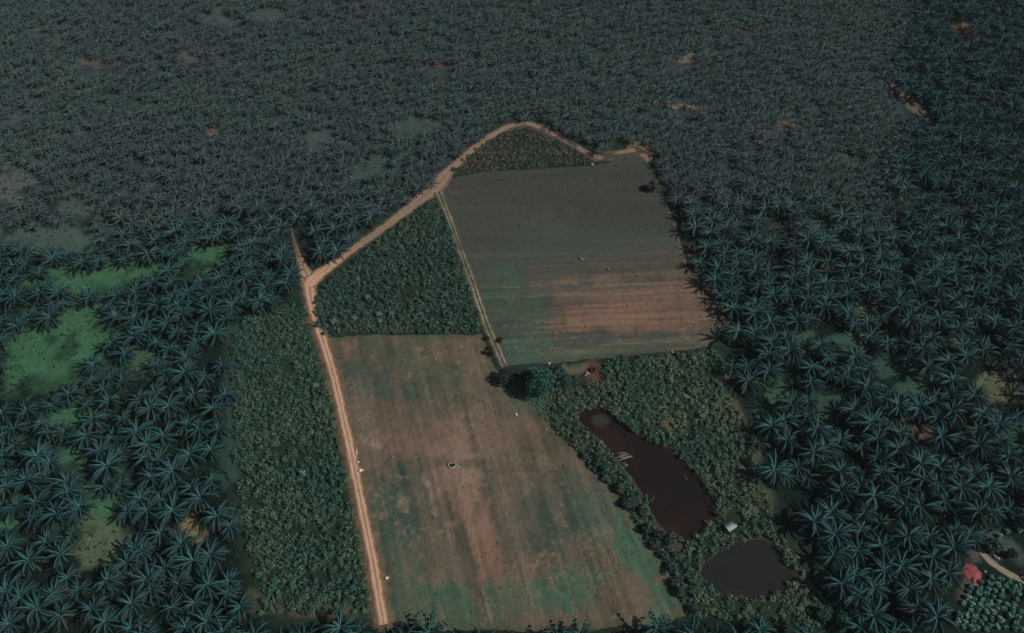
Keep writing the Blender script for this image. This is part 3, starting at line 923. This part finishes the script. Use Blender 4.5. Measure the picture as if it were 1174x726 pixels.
def thicket(name, label, poly, dens, r, h, nleaf, leaf, cols, holes=(), gap=0.0, seed=1):
    x, y = scatter(poly, dens, holes, gap, seed)
    n = len(x)
    rr = RNG.uniform(*r, n); hh = RNG.uniform(*h, n) * (.6 + .8 * fbm(x * .15, y * .15, seed + 7, 3))
    cidx = np.clip(fbm(x * .12, y * .12, seed + 11, 3) * 2.2 - .6 + RNG.normal(0, .22, n), 0, 1)[:, None]
    cc = (alb(cols[0]) * (1 - cidx) + alb(cols[1]) * cidx) * RNG.uniform(.65, 1.4, n)[:, None]
    rep = np.repeat(np.arange(n), nleaf); m = len(rep)
    a = RNG.uniform(0, 2 * np.pi, m); ct = RNG.uniform(.0, 1, m); st = np.sqrt(1 - ct * ct)
    k = RNG.uniform(.7, 1.08, m)
    D = np.stack([np.cos(a) * st, np.sin(a) * st, ct], 1)
    P = np.stack([x[rep] + D[:, 0] * rr[rep] * k, y[rep] + D[:, 1] * rr[rep] * k, .05 + D[:, 2] * hh[rep] * k], 1)
    mb = MB()
    mb.leaves(P, D + np.array((0, 0, .5)), leaf, cc[rep] * RNG.uniform(.75, 1.25, m)[:, None])
    return tag(mb.build(name, M_SCRUB), label, 'scrub', kind='stuff')


GREEN1, GREEN2, BRN, GRY = (42, 76, 64), (72, 92, 74), (92, 88, 70), (76, 82, 74)
thicket('shrub_thicket', 'dense low green shrubs in the long strip left of the dirt road', W(STRIP), .95, (.45, 1.1), (.5, 1.8), 24, .42, (GREEN1, (62, 82, 62)), gap=.30, seed=5)
thicket('shrub_thicket', 'dark green shrubs filling the triangular plot between road and track', W(TRI_MID), .9, (.45, 1.15), (.5, 1.8), 24, .45, ((44, 72, 62), (58, 76, 62)), gap=.29, seed=6)
thicket('shrub_thicket', 'dull brownish low scrub inside the upper bend of the dirt road', W(TRI_TOP), .8, (.4, .9), (.25, .7), 18, .5, ((58, 64, 56), (72, 69, 60)), gap=.25, seed=7)
thicket('shrub_thicket', 'tangled green scrub surrounding the two dark ponds', W(POND_SCRUB), .85, (.45, 1.05), (.5, 1.6), 24, .40, ((42, 76, 62), (74, 90, 68)), holes=(wPOND1, wPOND2), gap=.28, seed=8)
thicket('shrub_thicket', 'thin grey brown scrub along the right edge of the upper field', W(EDGE_SCRUB), .6, (.5, 1.0), (.5, 1.4), 20, .42, ((76, 76, 66), (96, 84, 74)), gap=.25, seed=9)
thicket('grass_tufts', 'rough green grass tufts in the corner below the big round tree', W(GRASSY_CORNER), 1.2, (.3, .6), (.2, .6), 14, .32, ((58, 88, 70), (80, 86, 66)), gap=.35, seed=10)


def cover(name, label, x, y, col, size, h, nl):
    n = len(x); rep_ = np.repeat(np.arange(n), nl); m = n * nl
    a = RNG.uniform(0, 2 * np.pi, m); q = RNG.uniform(.2, 1, m)
    sz = RNG.uniform(.6, 1.4, n)[rep_]
    D = np.stack([np.cos(a) * q, np.sin(a) * q, np.full(m, .5)], 1)
    P = np.stack([x[rep_] + D[:, 0] * size * sz, y[rep_] + D[:, 1] * size * sz, .06 + h * sz * (1.1 - q)], 1)
    mb = MB(); mb.leaves(P, D, size * .8 * sz, col[rep_] * RNG.uniform(.8, 1.2, m)[:, None])
    return tag(mb.build(name, M_SCRUB), label, 'ground cover', kind='stuff')


n = 26000
ux, uy = RNG.uniform(-260, 260, n), RNG.uniform(85, 300, n)
upx, upy, _ = photo(ux, uy)
k = (sdist(wCLEARED, ux, uy) < -1.5) & (sdist(wNURS, ux, uy) < -1) & (upx > -40) & (upx < 1214) & (upy < 760) & (fbm(ux * .15, uy * .15, 88) > .42)
ux, uy, upx, upy = ux[k], uy[k], upx[k], upy[k]
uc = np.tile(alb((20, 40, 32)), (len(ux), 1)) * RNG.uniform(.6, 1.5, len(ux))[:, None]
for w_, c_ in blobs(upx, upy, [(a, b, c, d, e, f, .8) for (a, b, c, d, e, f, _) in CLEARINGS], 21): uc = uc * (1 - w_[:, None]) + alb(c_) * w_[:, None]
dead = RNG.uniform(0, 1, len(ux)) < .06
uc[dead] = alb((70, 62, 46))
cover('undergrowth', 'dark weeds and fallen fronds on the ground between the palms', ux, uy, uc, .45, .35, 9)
for poly, fn, ang, seed, lab in ((W(LOWER_FIELD), col_lower, ANG_LOW, 1, 'thin weeds and clods in rows over the lower field'), (W(UPPER_FIELD), col_upper, ANG_UP, 2, 'thin weeds and clods in rows over the upper field')):
    P = np.array(poly); c_ = P.mean(0)
    n = 9000
    u = RNG.uniform(-75, 75, n); v = np.round(RNG.uniform(-75, 75, n) / 1.3) * 1.3 + RNG.normal(0, .14, n)
    x = c_[0] + u * math.cos(ang) - v * math.sin(ang); y = c_[1] + u * math.sin(ang) + v * math.cos(ang)
    s_ = sdist(poly, x, y)
    k = (s_ > .4) & (fbm(x * .12, y * .12, 90 + seed) + RNG.normal(0, .12, n) > .5)
    x, y, s_ = x[k], y[k], s_[k]
    qx_, qy_, _ = photo(x, y)
    cc = np.clip(fn(x, y, qx_, qy_, s_), .004, .9) * np.array((.85, 1.05, .9)) * RNG.uniform(.8, 1.3, len(x))[:, None]
    cover('field_weeds', lab, x, y, cc, .24, .14, 5)

# ------------------------------------------------------------------ single shrubs and trees
M_BARK = attr_mat('bark', .9, .1, noise=[(5, .3, 1, 0)])
M_LEAF = attr_mat('broad_leaf', .55, .3, obj_random=.18, hue=.015)


def leaf_ball(mb, c, r, n, leaf, col, rng, low=-.5, var=.3):
    ct = rng.uniform(low, 1, n); st = np.sqrt(1 - ct * ct); a = rng.uniform(0, 2 * np.pi, n)
    D = np.stack([np.cos(a) * st, np.sin(a) * st, ct], 1)
    bump = .78 + .4 * fbm(D[:, 0] * 2.2 + c[0] + 7, D[:, 1] * 2.2 + D[:, 2] * 2 + c[1] + 5, int(rng.integers(0, 999)), 3)
    k = bump * rng.uniform(.72, 1.05, n)
    P = np.asarray(c) + D * np.asarray(r) * k[:, None]
    mb.leaves(P, D, leaf, np.asarray(col)[None] * rng.uniform(1 - var, 1 + var, n)[:, None], rng)


def shrub_mesh(seed, r, h, n, leaf, col):
    rng = np.random.default_rng(seed); mb = MB()
    for i in range(3):
        a = i * 2.1 + rng.uniform(0, 1)
        leaf_ball(mb, (math.cos(a) * r * .35, math.sin(a) * r * .35, h * .5), (r * .75, r * .75, h * .55), n // 3, leaf, col, rng)
    return mb


def broad_tree(name, label, px, py, r, h, col, nlobe, nleaf, seed, cat='tree', leaf=.45, group=None):
    rng = np.random.default_rng(seed)
    g = ground(px, py, h * .62)
    t = thing(name, label, cat, (g[0], g[1], 0), 0, group)
    tr = MB()
    tr.tube([(0, 0, -.2), (.05, .03, h * .25), (0, 0, h * .5)], [r * .085, r * .06, r * .05], 8, (.12, .1, .08))
    cr = MB()
    for i in range(nlobe):
        a = i * 2.39996; q = math.sqrt((i + .3) / nlobe)
        c = np.array((math.cos(a) * r * .62 * q, math.sin(a) * r * .62 * q, h * (.78 - .28 * q) + rng.normal(0, h * .04)))
        tr.tube([(0, 0, h * .36), c * (.5, .5, .75), c], [r * .045, r * .03, r * .012], 5, (.12, .1, .08))
        leaf_ball(cr, c, (r * .44, r * .44, h * .24), nleaf // nlobe, leaf, col, rng, -.8)
    tr.build('trunk', M_BARK, t); cr.build('crown', M_LEAF, t)
    return t


broad_tree('broadleaf_tree', 'big round dark green tree between the two fields', 621, 436, 5.6, 11.0, (.034, .105, .088), 15, 3600, 501)
broad_tree('broadleaf_tree', 'small dark tree at the lower end of the rutted track', 579, 431, 3.2, 4.8, (.030, .050, .042), 8, 1100, 502)
broad_tree('broadleaf_tree', 'dark tree squeezed between the big round tree and the pale leaved one', 637, 427, 3.0, 6.4, (.026, .07, .058), 8, 1300, 511)
broad_tree('broadleaf_tree', 'dark tree on the left flank of the big round tree', 604, 430, 2.6, 6.0, (.022, .055, .05), 8, 1100, 512)
broad_tree('broadleaf_tree', 'small pale leaved tree at the right of the big round tree', 645, 421, 1.7, 4.2, (.15, .21, .17), 6, 700, 503, leaf=.35)
broad_tree('broadleaf_tree', 'greyish tree just below the pale leaved one by the upper field', 648, 436, 2.7, 5.0, (.045, .085, .072), 7, 900, 504)
broad_tree('broadleaf_tree', 'dark bushy tree behind the red soil patch near the long pond', 657, 434, 1.2, 2.6, (.02, .045, .03), 5, 400, 505)
broad_tree('broadleaf_tree', 'bright green smooth crowned tree at the foot of the pond scrub', 968, 712, 3.2, 4.6, (.035, .125, .075), 9, 1500, 506)
broad_tree('broadleaf_tree', 'grey green tree left of the bright green smooth crowned tree', 945, 704, 2.4, 3.8, (.035, .085, .06), 7, 1000, 507)
broad_tree('broadleaf_tree', 'olive tree at the right edge of the upper field under the haze', 750, 212, 3.0, 5.0, (.07, .085, .05), 7, 900, 508)
broad_tree('broadleaf_tree', 'bluish green tree overhanging the pale track by the right margin', 1140, 625, 2.6, 4.2, (.06, .095, .085), 7, 900, 509)
broad_tree('broadleaf_tree', 'small dark tree above the pale track at the right margin', 1160, 634, 1.6, 3.0, (.03, .05, .025), 6, 600, 510)
for (px, py, r, lab) in [(558, 388, 1.05, 'dark maroon bush left of the rutted track, topmost of its row'), (573, 390, 1.1, 'dark maroon bush on the right of the rutted track'),
                         (561, 399, .9, 'small dark maroon bush second down on the left of the track'), (563, 406, 1.15, 'large dark maroon bush lowest on the left of the track'),
                         (556, 404, .7, 'tiny dark maroon bush farthest left of the rutted track'), (680, 424, 1.2, 'rusty red bush on the bare soil beside the upper field')]:
    col = (.045, .018, .012) if px < 600 else (.085, .03, .022)
    g = ground(px, py, .6)
    t = thing('maroon_bush', lab, 'bush', (g[0], g[1], 0), 0, 'maroon bushes by the track' if px < 600 else None)
    shrub_mesh(int(px * 7 + py), r, 1.2, 200, .3, col).build('foliage', M_LEAF, t)
    st = MB(); st.tube([(0, 0, -.1), (0, 0, .6)], [.06, .04], 5, (.08, .06, .04)); st.build('stem', M_BARK, t)

# shrubs of the hedge between the lower field and the long pond
HEDGE = [(641, 478), (632, 462), (648, 492), (655, 505), (664, 512), (672, 522), (681, 531), (690, 541), (697, 552), (706, 562), (715, 572), (722, 583),
         (730, 594), (738, 606), (746, 617), (754, 629), (761, 641), (769, 654), (776, 667), (783, 681), (790, 694), (800, 700), (652, 481), (664, 497),
         (676, 508), (688, 523), (700, 540), (712, 555), (724, 573), (736, 590), (748, 609), (760, 625), (772, 642), (783, 660), (794, 678)]
SH = [shrub_mesh(600 + k, 1.5, 2.3, 330, .42, c).build('foliage', M_LEAF, link=False) for k, c in enumerate([(.045, .085, .065), (.035, .070, .052), (.065, .105, .078)])]
stm = MB(); stm.tube([(0, 0, -.1), (.02, 0, 1.0)], [.09, .05], 5, (.08, .06, .04)); STEM = stm.build('stem', M_BARK, link=False)
for k, (px, py) in enumerate(HEDGE):
    px += random.uniform(-4, 9); py += random.uniform(-8, 6)
    g = ground(px, py, 1.0)
    seg = 'upper' if py < 540 else ('middle' if py < 620 else 'lower')
    side = 'field side' if k < 22 else 'pond side'
    t = thing('hedge_shrub', f'leafy green shrub on the {side} of the hedge, {seg} stretch beside the pond', 'shrub', (g[0], g[1], 0), random.uniform(0, 6.28), f'hedge shrubs, {side}, {seg} stretch')
    s_ = random.uniform(.5, 1.2); t.scale = (s_, s_, s_ * random.uniform(.7, 1.2))
    for nm, me in (('stem', STEM), ('foliage', SH[random.randrange(3)])):
        o = bpy.data.objects.new(nm, me); COL.objects.link(o); o.parent = t

# round pale shrubs that stand out of the plots
PALE = shrub_mesh(650, 1.0, 1.3, 260, .32, (.14, .22, .18)).build('foliage', M_LEAF, link=False)
for (px, py, s_, lab) in [
    (434, 361, 1.15, 'round pale shrub, upper of the touching pair in the triangular plot'), (435, 369, 1.05, 'round pale shrub, lower of the touching pair in the triangular plot'),
    (449, 361, 1.0, 'round pale shrub right of the touching pair in the triangular plot'), (406, 366, 1.0, 'round pale shrub between the road and the touching pair'),
    (382, 370, 1.3, 'wide pale shrub nearest the dirt road in the triangular plot'), (421, 342, 1.0, 'pale shrub standing alone higher up in the triangular plot'),
    (516, 372, 1.05, 'wide pale shrub near the track end of the triangular plot'), (373, 382, .8, 'small pale shrub at the roadside corner of the lower field'),
    (339, 416, .9, 'pale bluish shrub high in the left shrub strip'), (361, 443, 1.0, 'pale bluish shrub near the road in the left shrub strip'),
    (347, 543, 1.0, 'white topped pale shrub in the middle of the left shrub strip'), (367, 463, .7, 'small whitish shrub at the strip edge beside the road'),
    (325, 587, .7, 'small pale shrub low in the left shrub strip'), (316, 460, .6, 'tiny bright shrub on the left side of the shrub strip'),
    (707, 423, .9, 'pale round shrub in the scrub right of the red soil'), (795, 412, 1.0, 'pale round shrub at the upper rim of the pond scrub'),
    (805, 478, 1.0, 'pale shrub in the scrub above the long pond')]:
    g = ground(px, py, .7)
    t = thing('pale_shrub', lab, 'shrub', (g[0], g[1], 0), random.uniform(0, 6.28))
    t.scale = (s_, s_, s_)
    for nm, me in (('stem', STEM), ('foliage', PALE)):
        o = bpy.data.objects.new(nm, me); COL.objects.link(o); o.parent = t
        if nm == 'foliage': o.location.z = .5

# planted rows at the lower right
SEED = [shrub_mesh(660 + k, .80, 1.1, 130, .32, c).build('foliage', M_LEAF, link=False) for k, c in enumerate([(.12, .31, .24), (.09, .25, .19), (.18, .38, .31)])]
sm = MB(); sm.tube([(0, 0, -.1), (0, 0, .6)], [.05, .03], 5, (.08, .06, .04)); SSTEM = sm.build('stem', M_BARK, link=False)
wN = W(NURSERY)
c0 = np.array(ground(1135, 690))
cnt = 0
for i in range(-30, 31):
    for j in range(-30, 31):
        a = R(-38)
        u, v = i * 1.75, j * 1.9 + (i % 2) * .95
        p = c0 + np.array((u * math.cos(a) - v * math.sin(a), u * math.sin(a) + v * math.cos(a))) + RNG.normal(0, .16, 2)
        if sdist(wN, np.array([p[0]]), np.array([p[1]]))[0] < .3: continue
        qx_, qy_, _ = photo(p[0], p[1], .5)
        if qx_ > 1172 or qy_ > 724 or RNG.uniform() < .07: continue
        qx_ = float(qx_)
        if qx_ < 1118: lab = 'small round green bush at the left end of the planted rows'
        elif qy_ < 682: lab = 'small round green bush in the planted rows nearest the pale track'
        else: lab = 'small round green bush deep in the planted rows at lower right'
        t = thing('planted_bush', lab, 'bush', (p[0], p[1], 0), RNG.uniform(0, 6.28), lab.replace('small round green bush', 'planted bushes'))
        s_ = RNG.uniform(.8, 1.15); t.scale = (s_, s_, s_)
        for nm, me in (('stem', SSTEM), ('foliage', SEED[int(RNG.integers(0, 3))])):
            o = bpy.data.objects.new(nm, me); COL.objects.link(o); o.parent = t
        cnt += 1
print('planted bushes', cnt, 'palms', len(pal), 'single', int(single.sum()))
for (px, py, lab) in [(1146, 614, 'bright pale bush, leftmost of three above the pale track'), (1155, 609, 'bright pale bush, middle of three above the pale track'), (1169, 608, 'bright pale bush, nearest the right margin above the pale track')]:
    g = ground(px, py, .5)
    t = thing('planted_bush', lab, 'bush', (g[0], g[1], 0))
    for nm, me in (('stem', SSTEM), ('foliage', SEED[2])):
        o = bpy.data.objects.new(nm, me); COL.objects.link(o); o.parent = t

# ------------------------------------------------------------------ small things
M_WHITE = plain_mat('weathered_white', (.78, .74, .68), .7, .3, .12, 6)
M_PALEGREY = plain_mat('pale_sheet_metal', (.30, .35, .35), .5, .4, .2, 4)
M_STONE = plain_mat('pale_stone', (.36, .30, .25), .9, .1, .25, 6)
M_DIM = plain_mat('grey_stone', (.24, .25, .22), .9, .1, .25, 6)
M_DARK = plain_mat('dark_wet_mud', (.03, .021, .013), .6, .2, .3, 5)
M_WOOD = plain_mat('bleached_bamboo', (.26, .24, .19), .7, .2, .3, 8)
M_TIMBER = plain_mat('grey_timber', (.12, .11, .09), .9, .1, .3, 8)
M_REDC = plain_mat('red_plastic_sheet', (.34, .075, .08), .6, .3, .22, 1.3)


def stones(name, label, cat, px, py, lumps, mat, seed):
    g = ground(px, py, .2)
    mb = MB()
    for i, (dx, dy, r, h) in enumerate(lumps):
        mb.lump((dx, dy, h * .75), (r, r * .85, h), seed + i, amp=.3)
    o = mb.build(name, mat, smooth=True); o.location = (g[0], g[1], 0.03)
    return tag(o, label, cat)


stones('sack_heap', 'white sack heap at the roadside above the lower brown field', 'sacks', 413, 540, [(0, 0, .55, .4), (.55, .2, .4, .35), (-.1, .55, .35, .3)], M_WHITE, 1)
stones('sack', 'single white sack just above the roadside sack heap', 'sack', 410.5, 530, [(0, 0, .42, .3)], M_WHITE, 5)
stones('sack', 'white sack beside the dirt road near the bottom of the lower field', 'sack', 443, 663, [(0, 0, .45, .32), (.4, .25, .25, .2)], M_WHITE, 8)
stones('boulder', 'small pale boulder in the brown middle of the lower field', 'stone', 450.5, 524, [(0, 0, .35, .22)], M_STONE, 11)
stones('rubble_heap', 'whitish rubble heap on the red soil by the upper field', 'rubble', 673, 428, [(0, 0, .55, .35), (.5, -.3, .4, .3), (-.5, -.9, .45, .3), (-.3, .5, .3, .22)], M_STONE, 14)
stones('boulder', 'pale stone under the small dark tree at the track end', 'stone', 573, 441.5, [(0, 0, .4, .3)], M_STONE, 19)
stones('sack', 'small white sack behind the big round tree', 'sack', 629.5, 417, [(0, 0, .4, .35)], M_WHITE, 22)
stones('sack', 'white bundle lying in the grass below the big round tree', 'bundle', 592, 475.5, [(0, 0, .4, .3), (-.15, .45, .2, .2)], M_WHITE, 25)
stones('boulder', 'pale stone at the tip of the hedge below the grassy corner', 'stone', 626, 492, [(0, 0, .35, .25)], M_STONE, 28)
stones('boulder', 'grey stone lying in the middle of the upper field', 'stone', 666.5, 297, [(0, 0, .6, .4), (.4, -.3, .45, .3)], M_DIM, 31)
stones('boulder', 'tall grey stone right of the other one in the upper field', 'stone', 697.5, 309, [(0, 0, .4, .55)], M_DIM, 34)
stones('sack', 'white bundle on the bank at the left head of the long pond', 'bundle', 660, 468, [(0, 0, .4, .3), (.3, .5, .3, .25)], M_DIM, 37)
stones('rubble_heap', 'pale rubble heap beside the track at the lower right', 'rubble', 1144, 640.5, [(0, 0, .5, .35), (-.5, .4, .45, .3), (-.7, .9, .35, .25)], M_STONE, 40)
stones('boulder', 'white stone on the near edge of the pale track', 'stone', 1169, 670, [(0, 0, .35, .25)], M_WHITE, 44)
stones('boulder', 'pale stone between the red sheet and the pale track', 'stone', 1129.5, 655.5, [(0, 0, .4, .25)], M_STONE, 46)
stones('boulder', 'pale stone at the top right corner of the upper field', 'stone', 771, 404, [(0, 0, .5, .35)], M_STONE, 48)
stones('boulder', 'pale stone where the broken path meets the upper field', 'stone', 679, 189, [(0, 0, .7, .4)], M_STONE, 50)
stones('boulder', 'pale stone beside the rutted track at half its length', 'stone', 539, 317, [(0, 0, .4, .3)], M_STONE, 52)

# a plank by the road
g0, g1 = ground(407.5, 514), ground(409.5, 521)
mb = MB(); mb.box((0, 0, .1), (math.hypot(*(g1 - g0)), .42, .12)); mb.box((.1, .06, .2), (math.hypot(*(g1 - g0)) * .8, .2, .08), .06)
o = mb.build('plank_stack', M_WHITE); o.location = (*((g0 + g1) / 2), .03); o.rotation_euler.z = math.atan2(*(g1 - g0)[::-1])
tag(o, 'pale planks lying lengthwise beside the dirt road', 'planks')

# oval basin in the lower field
g = ground(519.5, 533.5, .2)
t = thing('stone_basin', 'pale rimmed oval basin with dark hollow in the lower brown field', 'basin', (g[0], g[1], .03))
t.scale = (.86, .86, .86)


def ring(mb, cx, cy, rx, ry, w, h, seed, a0=0, a1=2 * math.pi):
    n = 40
    full = a1 - a0 > 6.2
    k = n if full else n + 1
    V = []
    for i in range(k):
        a = a0 + (a1 - a0) * i / n
        j = 1 + (fbm(np.array([math.cos(a) * 1.5 + 4]), np.array([math.sin(a) * 1.5 + 4]), seed)[0] - .5) * .3
        hh = h * (.8 + .5 * fbm(np.array([math.cos(a) * 2 + 9]), np.array([math.sin(a) * 2 + 4]), seed)[0])
        for (o_, z) in ((w * .9, 0), (w * .5, hh * .85), (-w * .1, hh), (-w * .5, hh * .7), (-w * .6, 0)):
            V.append((cx + math.cos(a) * (rx * j + o_), cy + math.sin(a) * (ry * j + o_), z))
    F = [(i * 5 + q, ((i + 1) % k) * 5 + q, ((i + 1) % k) * 5 + q + 1, i * 5 + q + 1) for i in range(k if full else n) for q in range(4)]
    mb.add(V, F)


mb = MB(); ring(mb, -.45, 0, 1.25, 1.0, .36, .5, 3); mb.build('rim', M_STONE, t, smooth=True)
mb = MB(); mb.add([(-.45, 0, .06)] + [(-.45 + math.cos(a) * 1.2, math.sin(a) * .95, .06) for a in np.linspace(0, 2 * math.pi, 28, endpoint=False)], [(0, i + 1, (i + 1) % 28 + 1) for i in range(28)])
mb.build('hollow_floor', M_DARK, t)
mb = MB(); ring(mb, 1.35, -.2, .5, .55, .28, .38, 5); mb.build('small_rim', M_STONE, t, smooth=True)

# hut between the ponds
g = ground(837.5, 603.5, 2.2)
t = thing('small_hut', 'small pale grey roofed hut standing between the two ponds', 'hut', (g[0], g[1], 0), R(32))
for sx in (-1, 1):
    for sy in (-1, 1):
        mb = MB(); mb.tube([(sx * .95, sy * .8, -.1), (sx * .95, sy * .8, 2.05)], [.07, .06], 6); mb.build('post', M_TIMBER, t)
mb = MB(); mb.box((0, .84, 1.0), (1.75, .05, 1.5)); mb.box((-.99, 0, 1.0), (.05, 1.45, 1.5)); mb.build('wall', M_TIMBER, t)
mb = MB()
nr = 40
xs = np.linspace(-1.3, 1.3, nr)
V, F = [], []
for i, x in enumerate(xs):
    zc = 2.16 + .035 * math.sin(i * math.pi / 1.0 * .9) + x * .06
    for (y, dz) in ((-1.15, 0), (1.15, .12)):
        V += [(x, y, zc + dz), (x, y, zc + dz - .03)]
for i in range(nr - 1):
    b, c = i * 4, i * 4 + 4
    F += [(b, c, c + 2, b + 2), (b + 1, b + 3, c + 3, c + 1), (b, b + 1, c + 1, c), (b + 2, c + 2, c + 3, b + 3)]
mb.add(V, F); mb.build('roof', M_PALEGREY, t)
mb = MB(); mb.box((1.5, -.45, 2.02), (.55, 1.0, .04), tilt=-.12); mb.build('awning', M_PALEGREY, t)

# bamboo raft in the long pond
g = ground(715, 523, -.4)
t = thing('pole_raft', 'raft of loose pale poles floating in the long reddish pond', 'raft', (g[0], g[1], -.5), R(14))
for i, (y, l, a, x) in enumerate([(-.9, 4.6, .08, .3), (-.45, 3.6, -.03, .7), (0.1, 4.2, .05, -.2), (.55, 2.6, .16, .1), (1.2, 2.2, -.1, -.1), (-.65, 3.0, .02, 1.0)]):
    mb = MB(); d = np.array((math.cos(a), math.sin(a), 0)) * l / 2; c = np.array((x, y, .08))
    mb.tube([c - d, c, c + d], [.12, .13, .1], 6); mb.build('pole', M_WOOD, t)
for (px, py, a, lab) in [(748, 572, .9, 'forked bare branch sticking out of the long pond by the hedge bank'), (786, 547, 2.0, 'thin bare branch in the long pond near its far bank'), (774, 615, .4, 'bare branch lying at the lower tip of the long pond')]:
    g = ground(px, py, -.3)
    mb = MB(); d = np.array((math.cos(a), math.sin(a), .2))
    mb.tube([-d * .9, d * .2, d * 1.1], [.09, .07, .03], 6); mb.tube([d * .1, d * .4 + (.3, -.3, .25), d * .6 + (.5, -.7, .3)], [.06, .04, .02], 5)
    o = mb.build('dead_branch', M_WOOD); o.location = (g[0], g[1], -.4); tag(o, lab, 'branch')

# red sheet thrown over a heap beside the planted rows
g = ground(1115, 657, .3)
n = 26
u = np.linspace(0, 2 * np.pi, 44, endpoint=False); rad = np.linspace(0, 1, 12)
V = [(0, 0, .42)]; F3 = []; F4 = []
outline = 1 + .28 * np.cos(2 * u + .5) + (fbm(np.cos(u) * 2 + 5, np.sin(u) * 2 + 5, 5) - .5) * .7
outline *= np.where(np.sin(u) > 0, 1.15, 1.0 + .35 * np.abs(np.sin(u)) ** 6)
for r_ in rad[1:]:
    for k, a in enumerate(u):
        x, y = math.cos(a) * 1.75 * r_ * outline[k], math.sin(a) * 3.0 * r_ * outline[k]
        fold = (fbm(np.array([x * 1.1 + 9]), np.array([y * .5 + 9]), 9)[0] - .5) * .5
        V.append((x, y, max(.05, .38 * (1 - r_ ** 1.7) + fold * (1 - r_ * .6) + .04)))
m = 44
F3 = [(0, 1 + k, 1 + (k + 1) % m) for k in range(m)]
F4 = [(1 + i * m + k, 1 + (i + 1) * m + k, 1 + (i + 1) * m + (k + 1) % m, 1 + i * m + (k + 1) % m) for i in range(10) for k in range(m)]
o = mesh_np('red_sheet', V, [np.array(F4), np.array(F3)], None, M_REDC, smooth=True)
sol = o.modifiers.new('thick', 'SOLIDIFY'); sol.thickness = .03; sol.offset = 1
o.location = (g[0], g[1], .02); o.rotation_euler.z = R(-12)
tag(o, 'red plastic sheet spread on the ground beside the planted rows', 'sheet')

# ------------------------------------------------------------------ camera, light, air
cam = bpy.data.cameras.new('camera'); co = bpy.data.objects.new('camera', cam); COL.objects.link(co)
co.location = (0, 0, CAM_H); co.rotation_euler = (math.pi / 2 - PITCH, 0, 0)
cam.sensor_width = 36; cam.lens = 36 * FOC / W0; cam.clip_end = 5000; cam.clip_start = 1
scene.camera = co

SUN_EL = R(43); SUN_DIR = np.array((math.cos(R(-20)) * math.cos(SUN_EL), math.sin(R(-20)) * math.cos(SUN_EL), math.sin(SUN_EL)))
sl = bpy.data.lights.new('sun', 'SUN'); sl.energy = 4.4; sl.angle = R(.53); sl.color = (1, .96, .90)
so = bpy.data.objects.new('sun', sl); COL.objects.link(so)
so.rotation_euler = Vector(SUN_DIR).to_track_quat('Z', 'Y').to_euler(); so.location = (300, -100, 300)

w = bpy.data.worlds.new('World'); scene.world = w; w.use_nodes = True
nt = w.node_tree; bg = nt.nodes['Background']
sky = nt.nodes.new('ShaderNodeTexSky'); sky.sky_type = 'NISHITA'; sky.sun_disc = False
sky.sun_elevation = SUN_EL; sky.sun_rotation = math.atan2(SUN_DIR[0], SUN_DIR[1])
nt.links.new(sky.outputs['Color'], bg.inputs['Color']); bg.inputs['Strength'].default_value = .05

HAZE = 0.00006
if HAZE:
    mb = MB(); mb.box((0, 280, 120), (2900, 2800, 245)); 
    m = bpy.data.materials.new('thin_haze'); m.use_nodes = True
    n_ = m.node_tree; n_.nodes.remove(n_.nodes['Principled BSDF'])
    pv = n_.nodes.new('ShaderNodeVolumePrincipled'); pv.inputs['Color'].default_value = (.82, .88, .95, 1)
    pv.inputs['Density'].default_value = HAZE; pv.inputs['Anisotropy'].default_value = .0
    n_.links.new(pv.outputs['Volume'], n_.nodes['Material Output'].inputs['Volume'])
    tag(mb.build('haze', m), kind='stuff')

scene.view_settings.view_transform = 'Standard'; scene.view_settings.look = 'None'
scene.view_settings.exposure = -0.76; scene.view_settings.gamma = 1.0
scene.view_settings.use_curve_mapping = False
scene.cycles.max_bounces = 4; scene.cycles.diffuse_bounces = 2; scene.cycles.glossy_bounces = 2
scene.cycles.volume_bounces = 1
scene.cycles.use_denoising = True
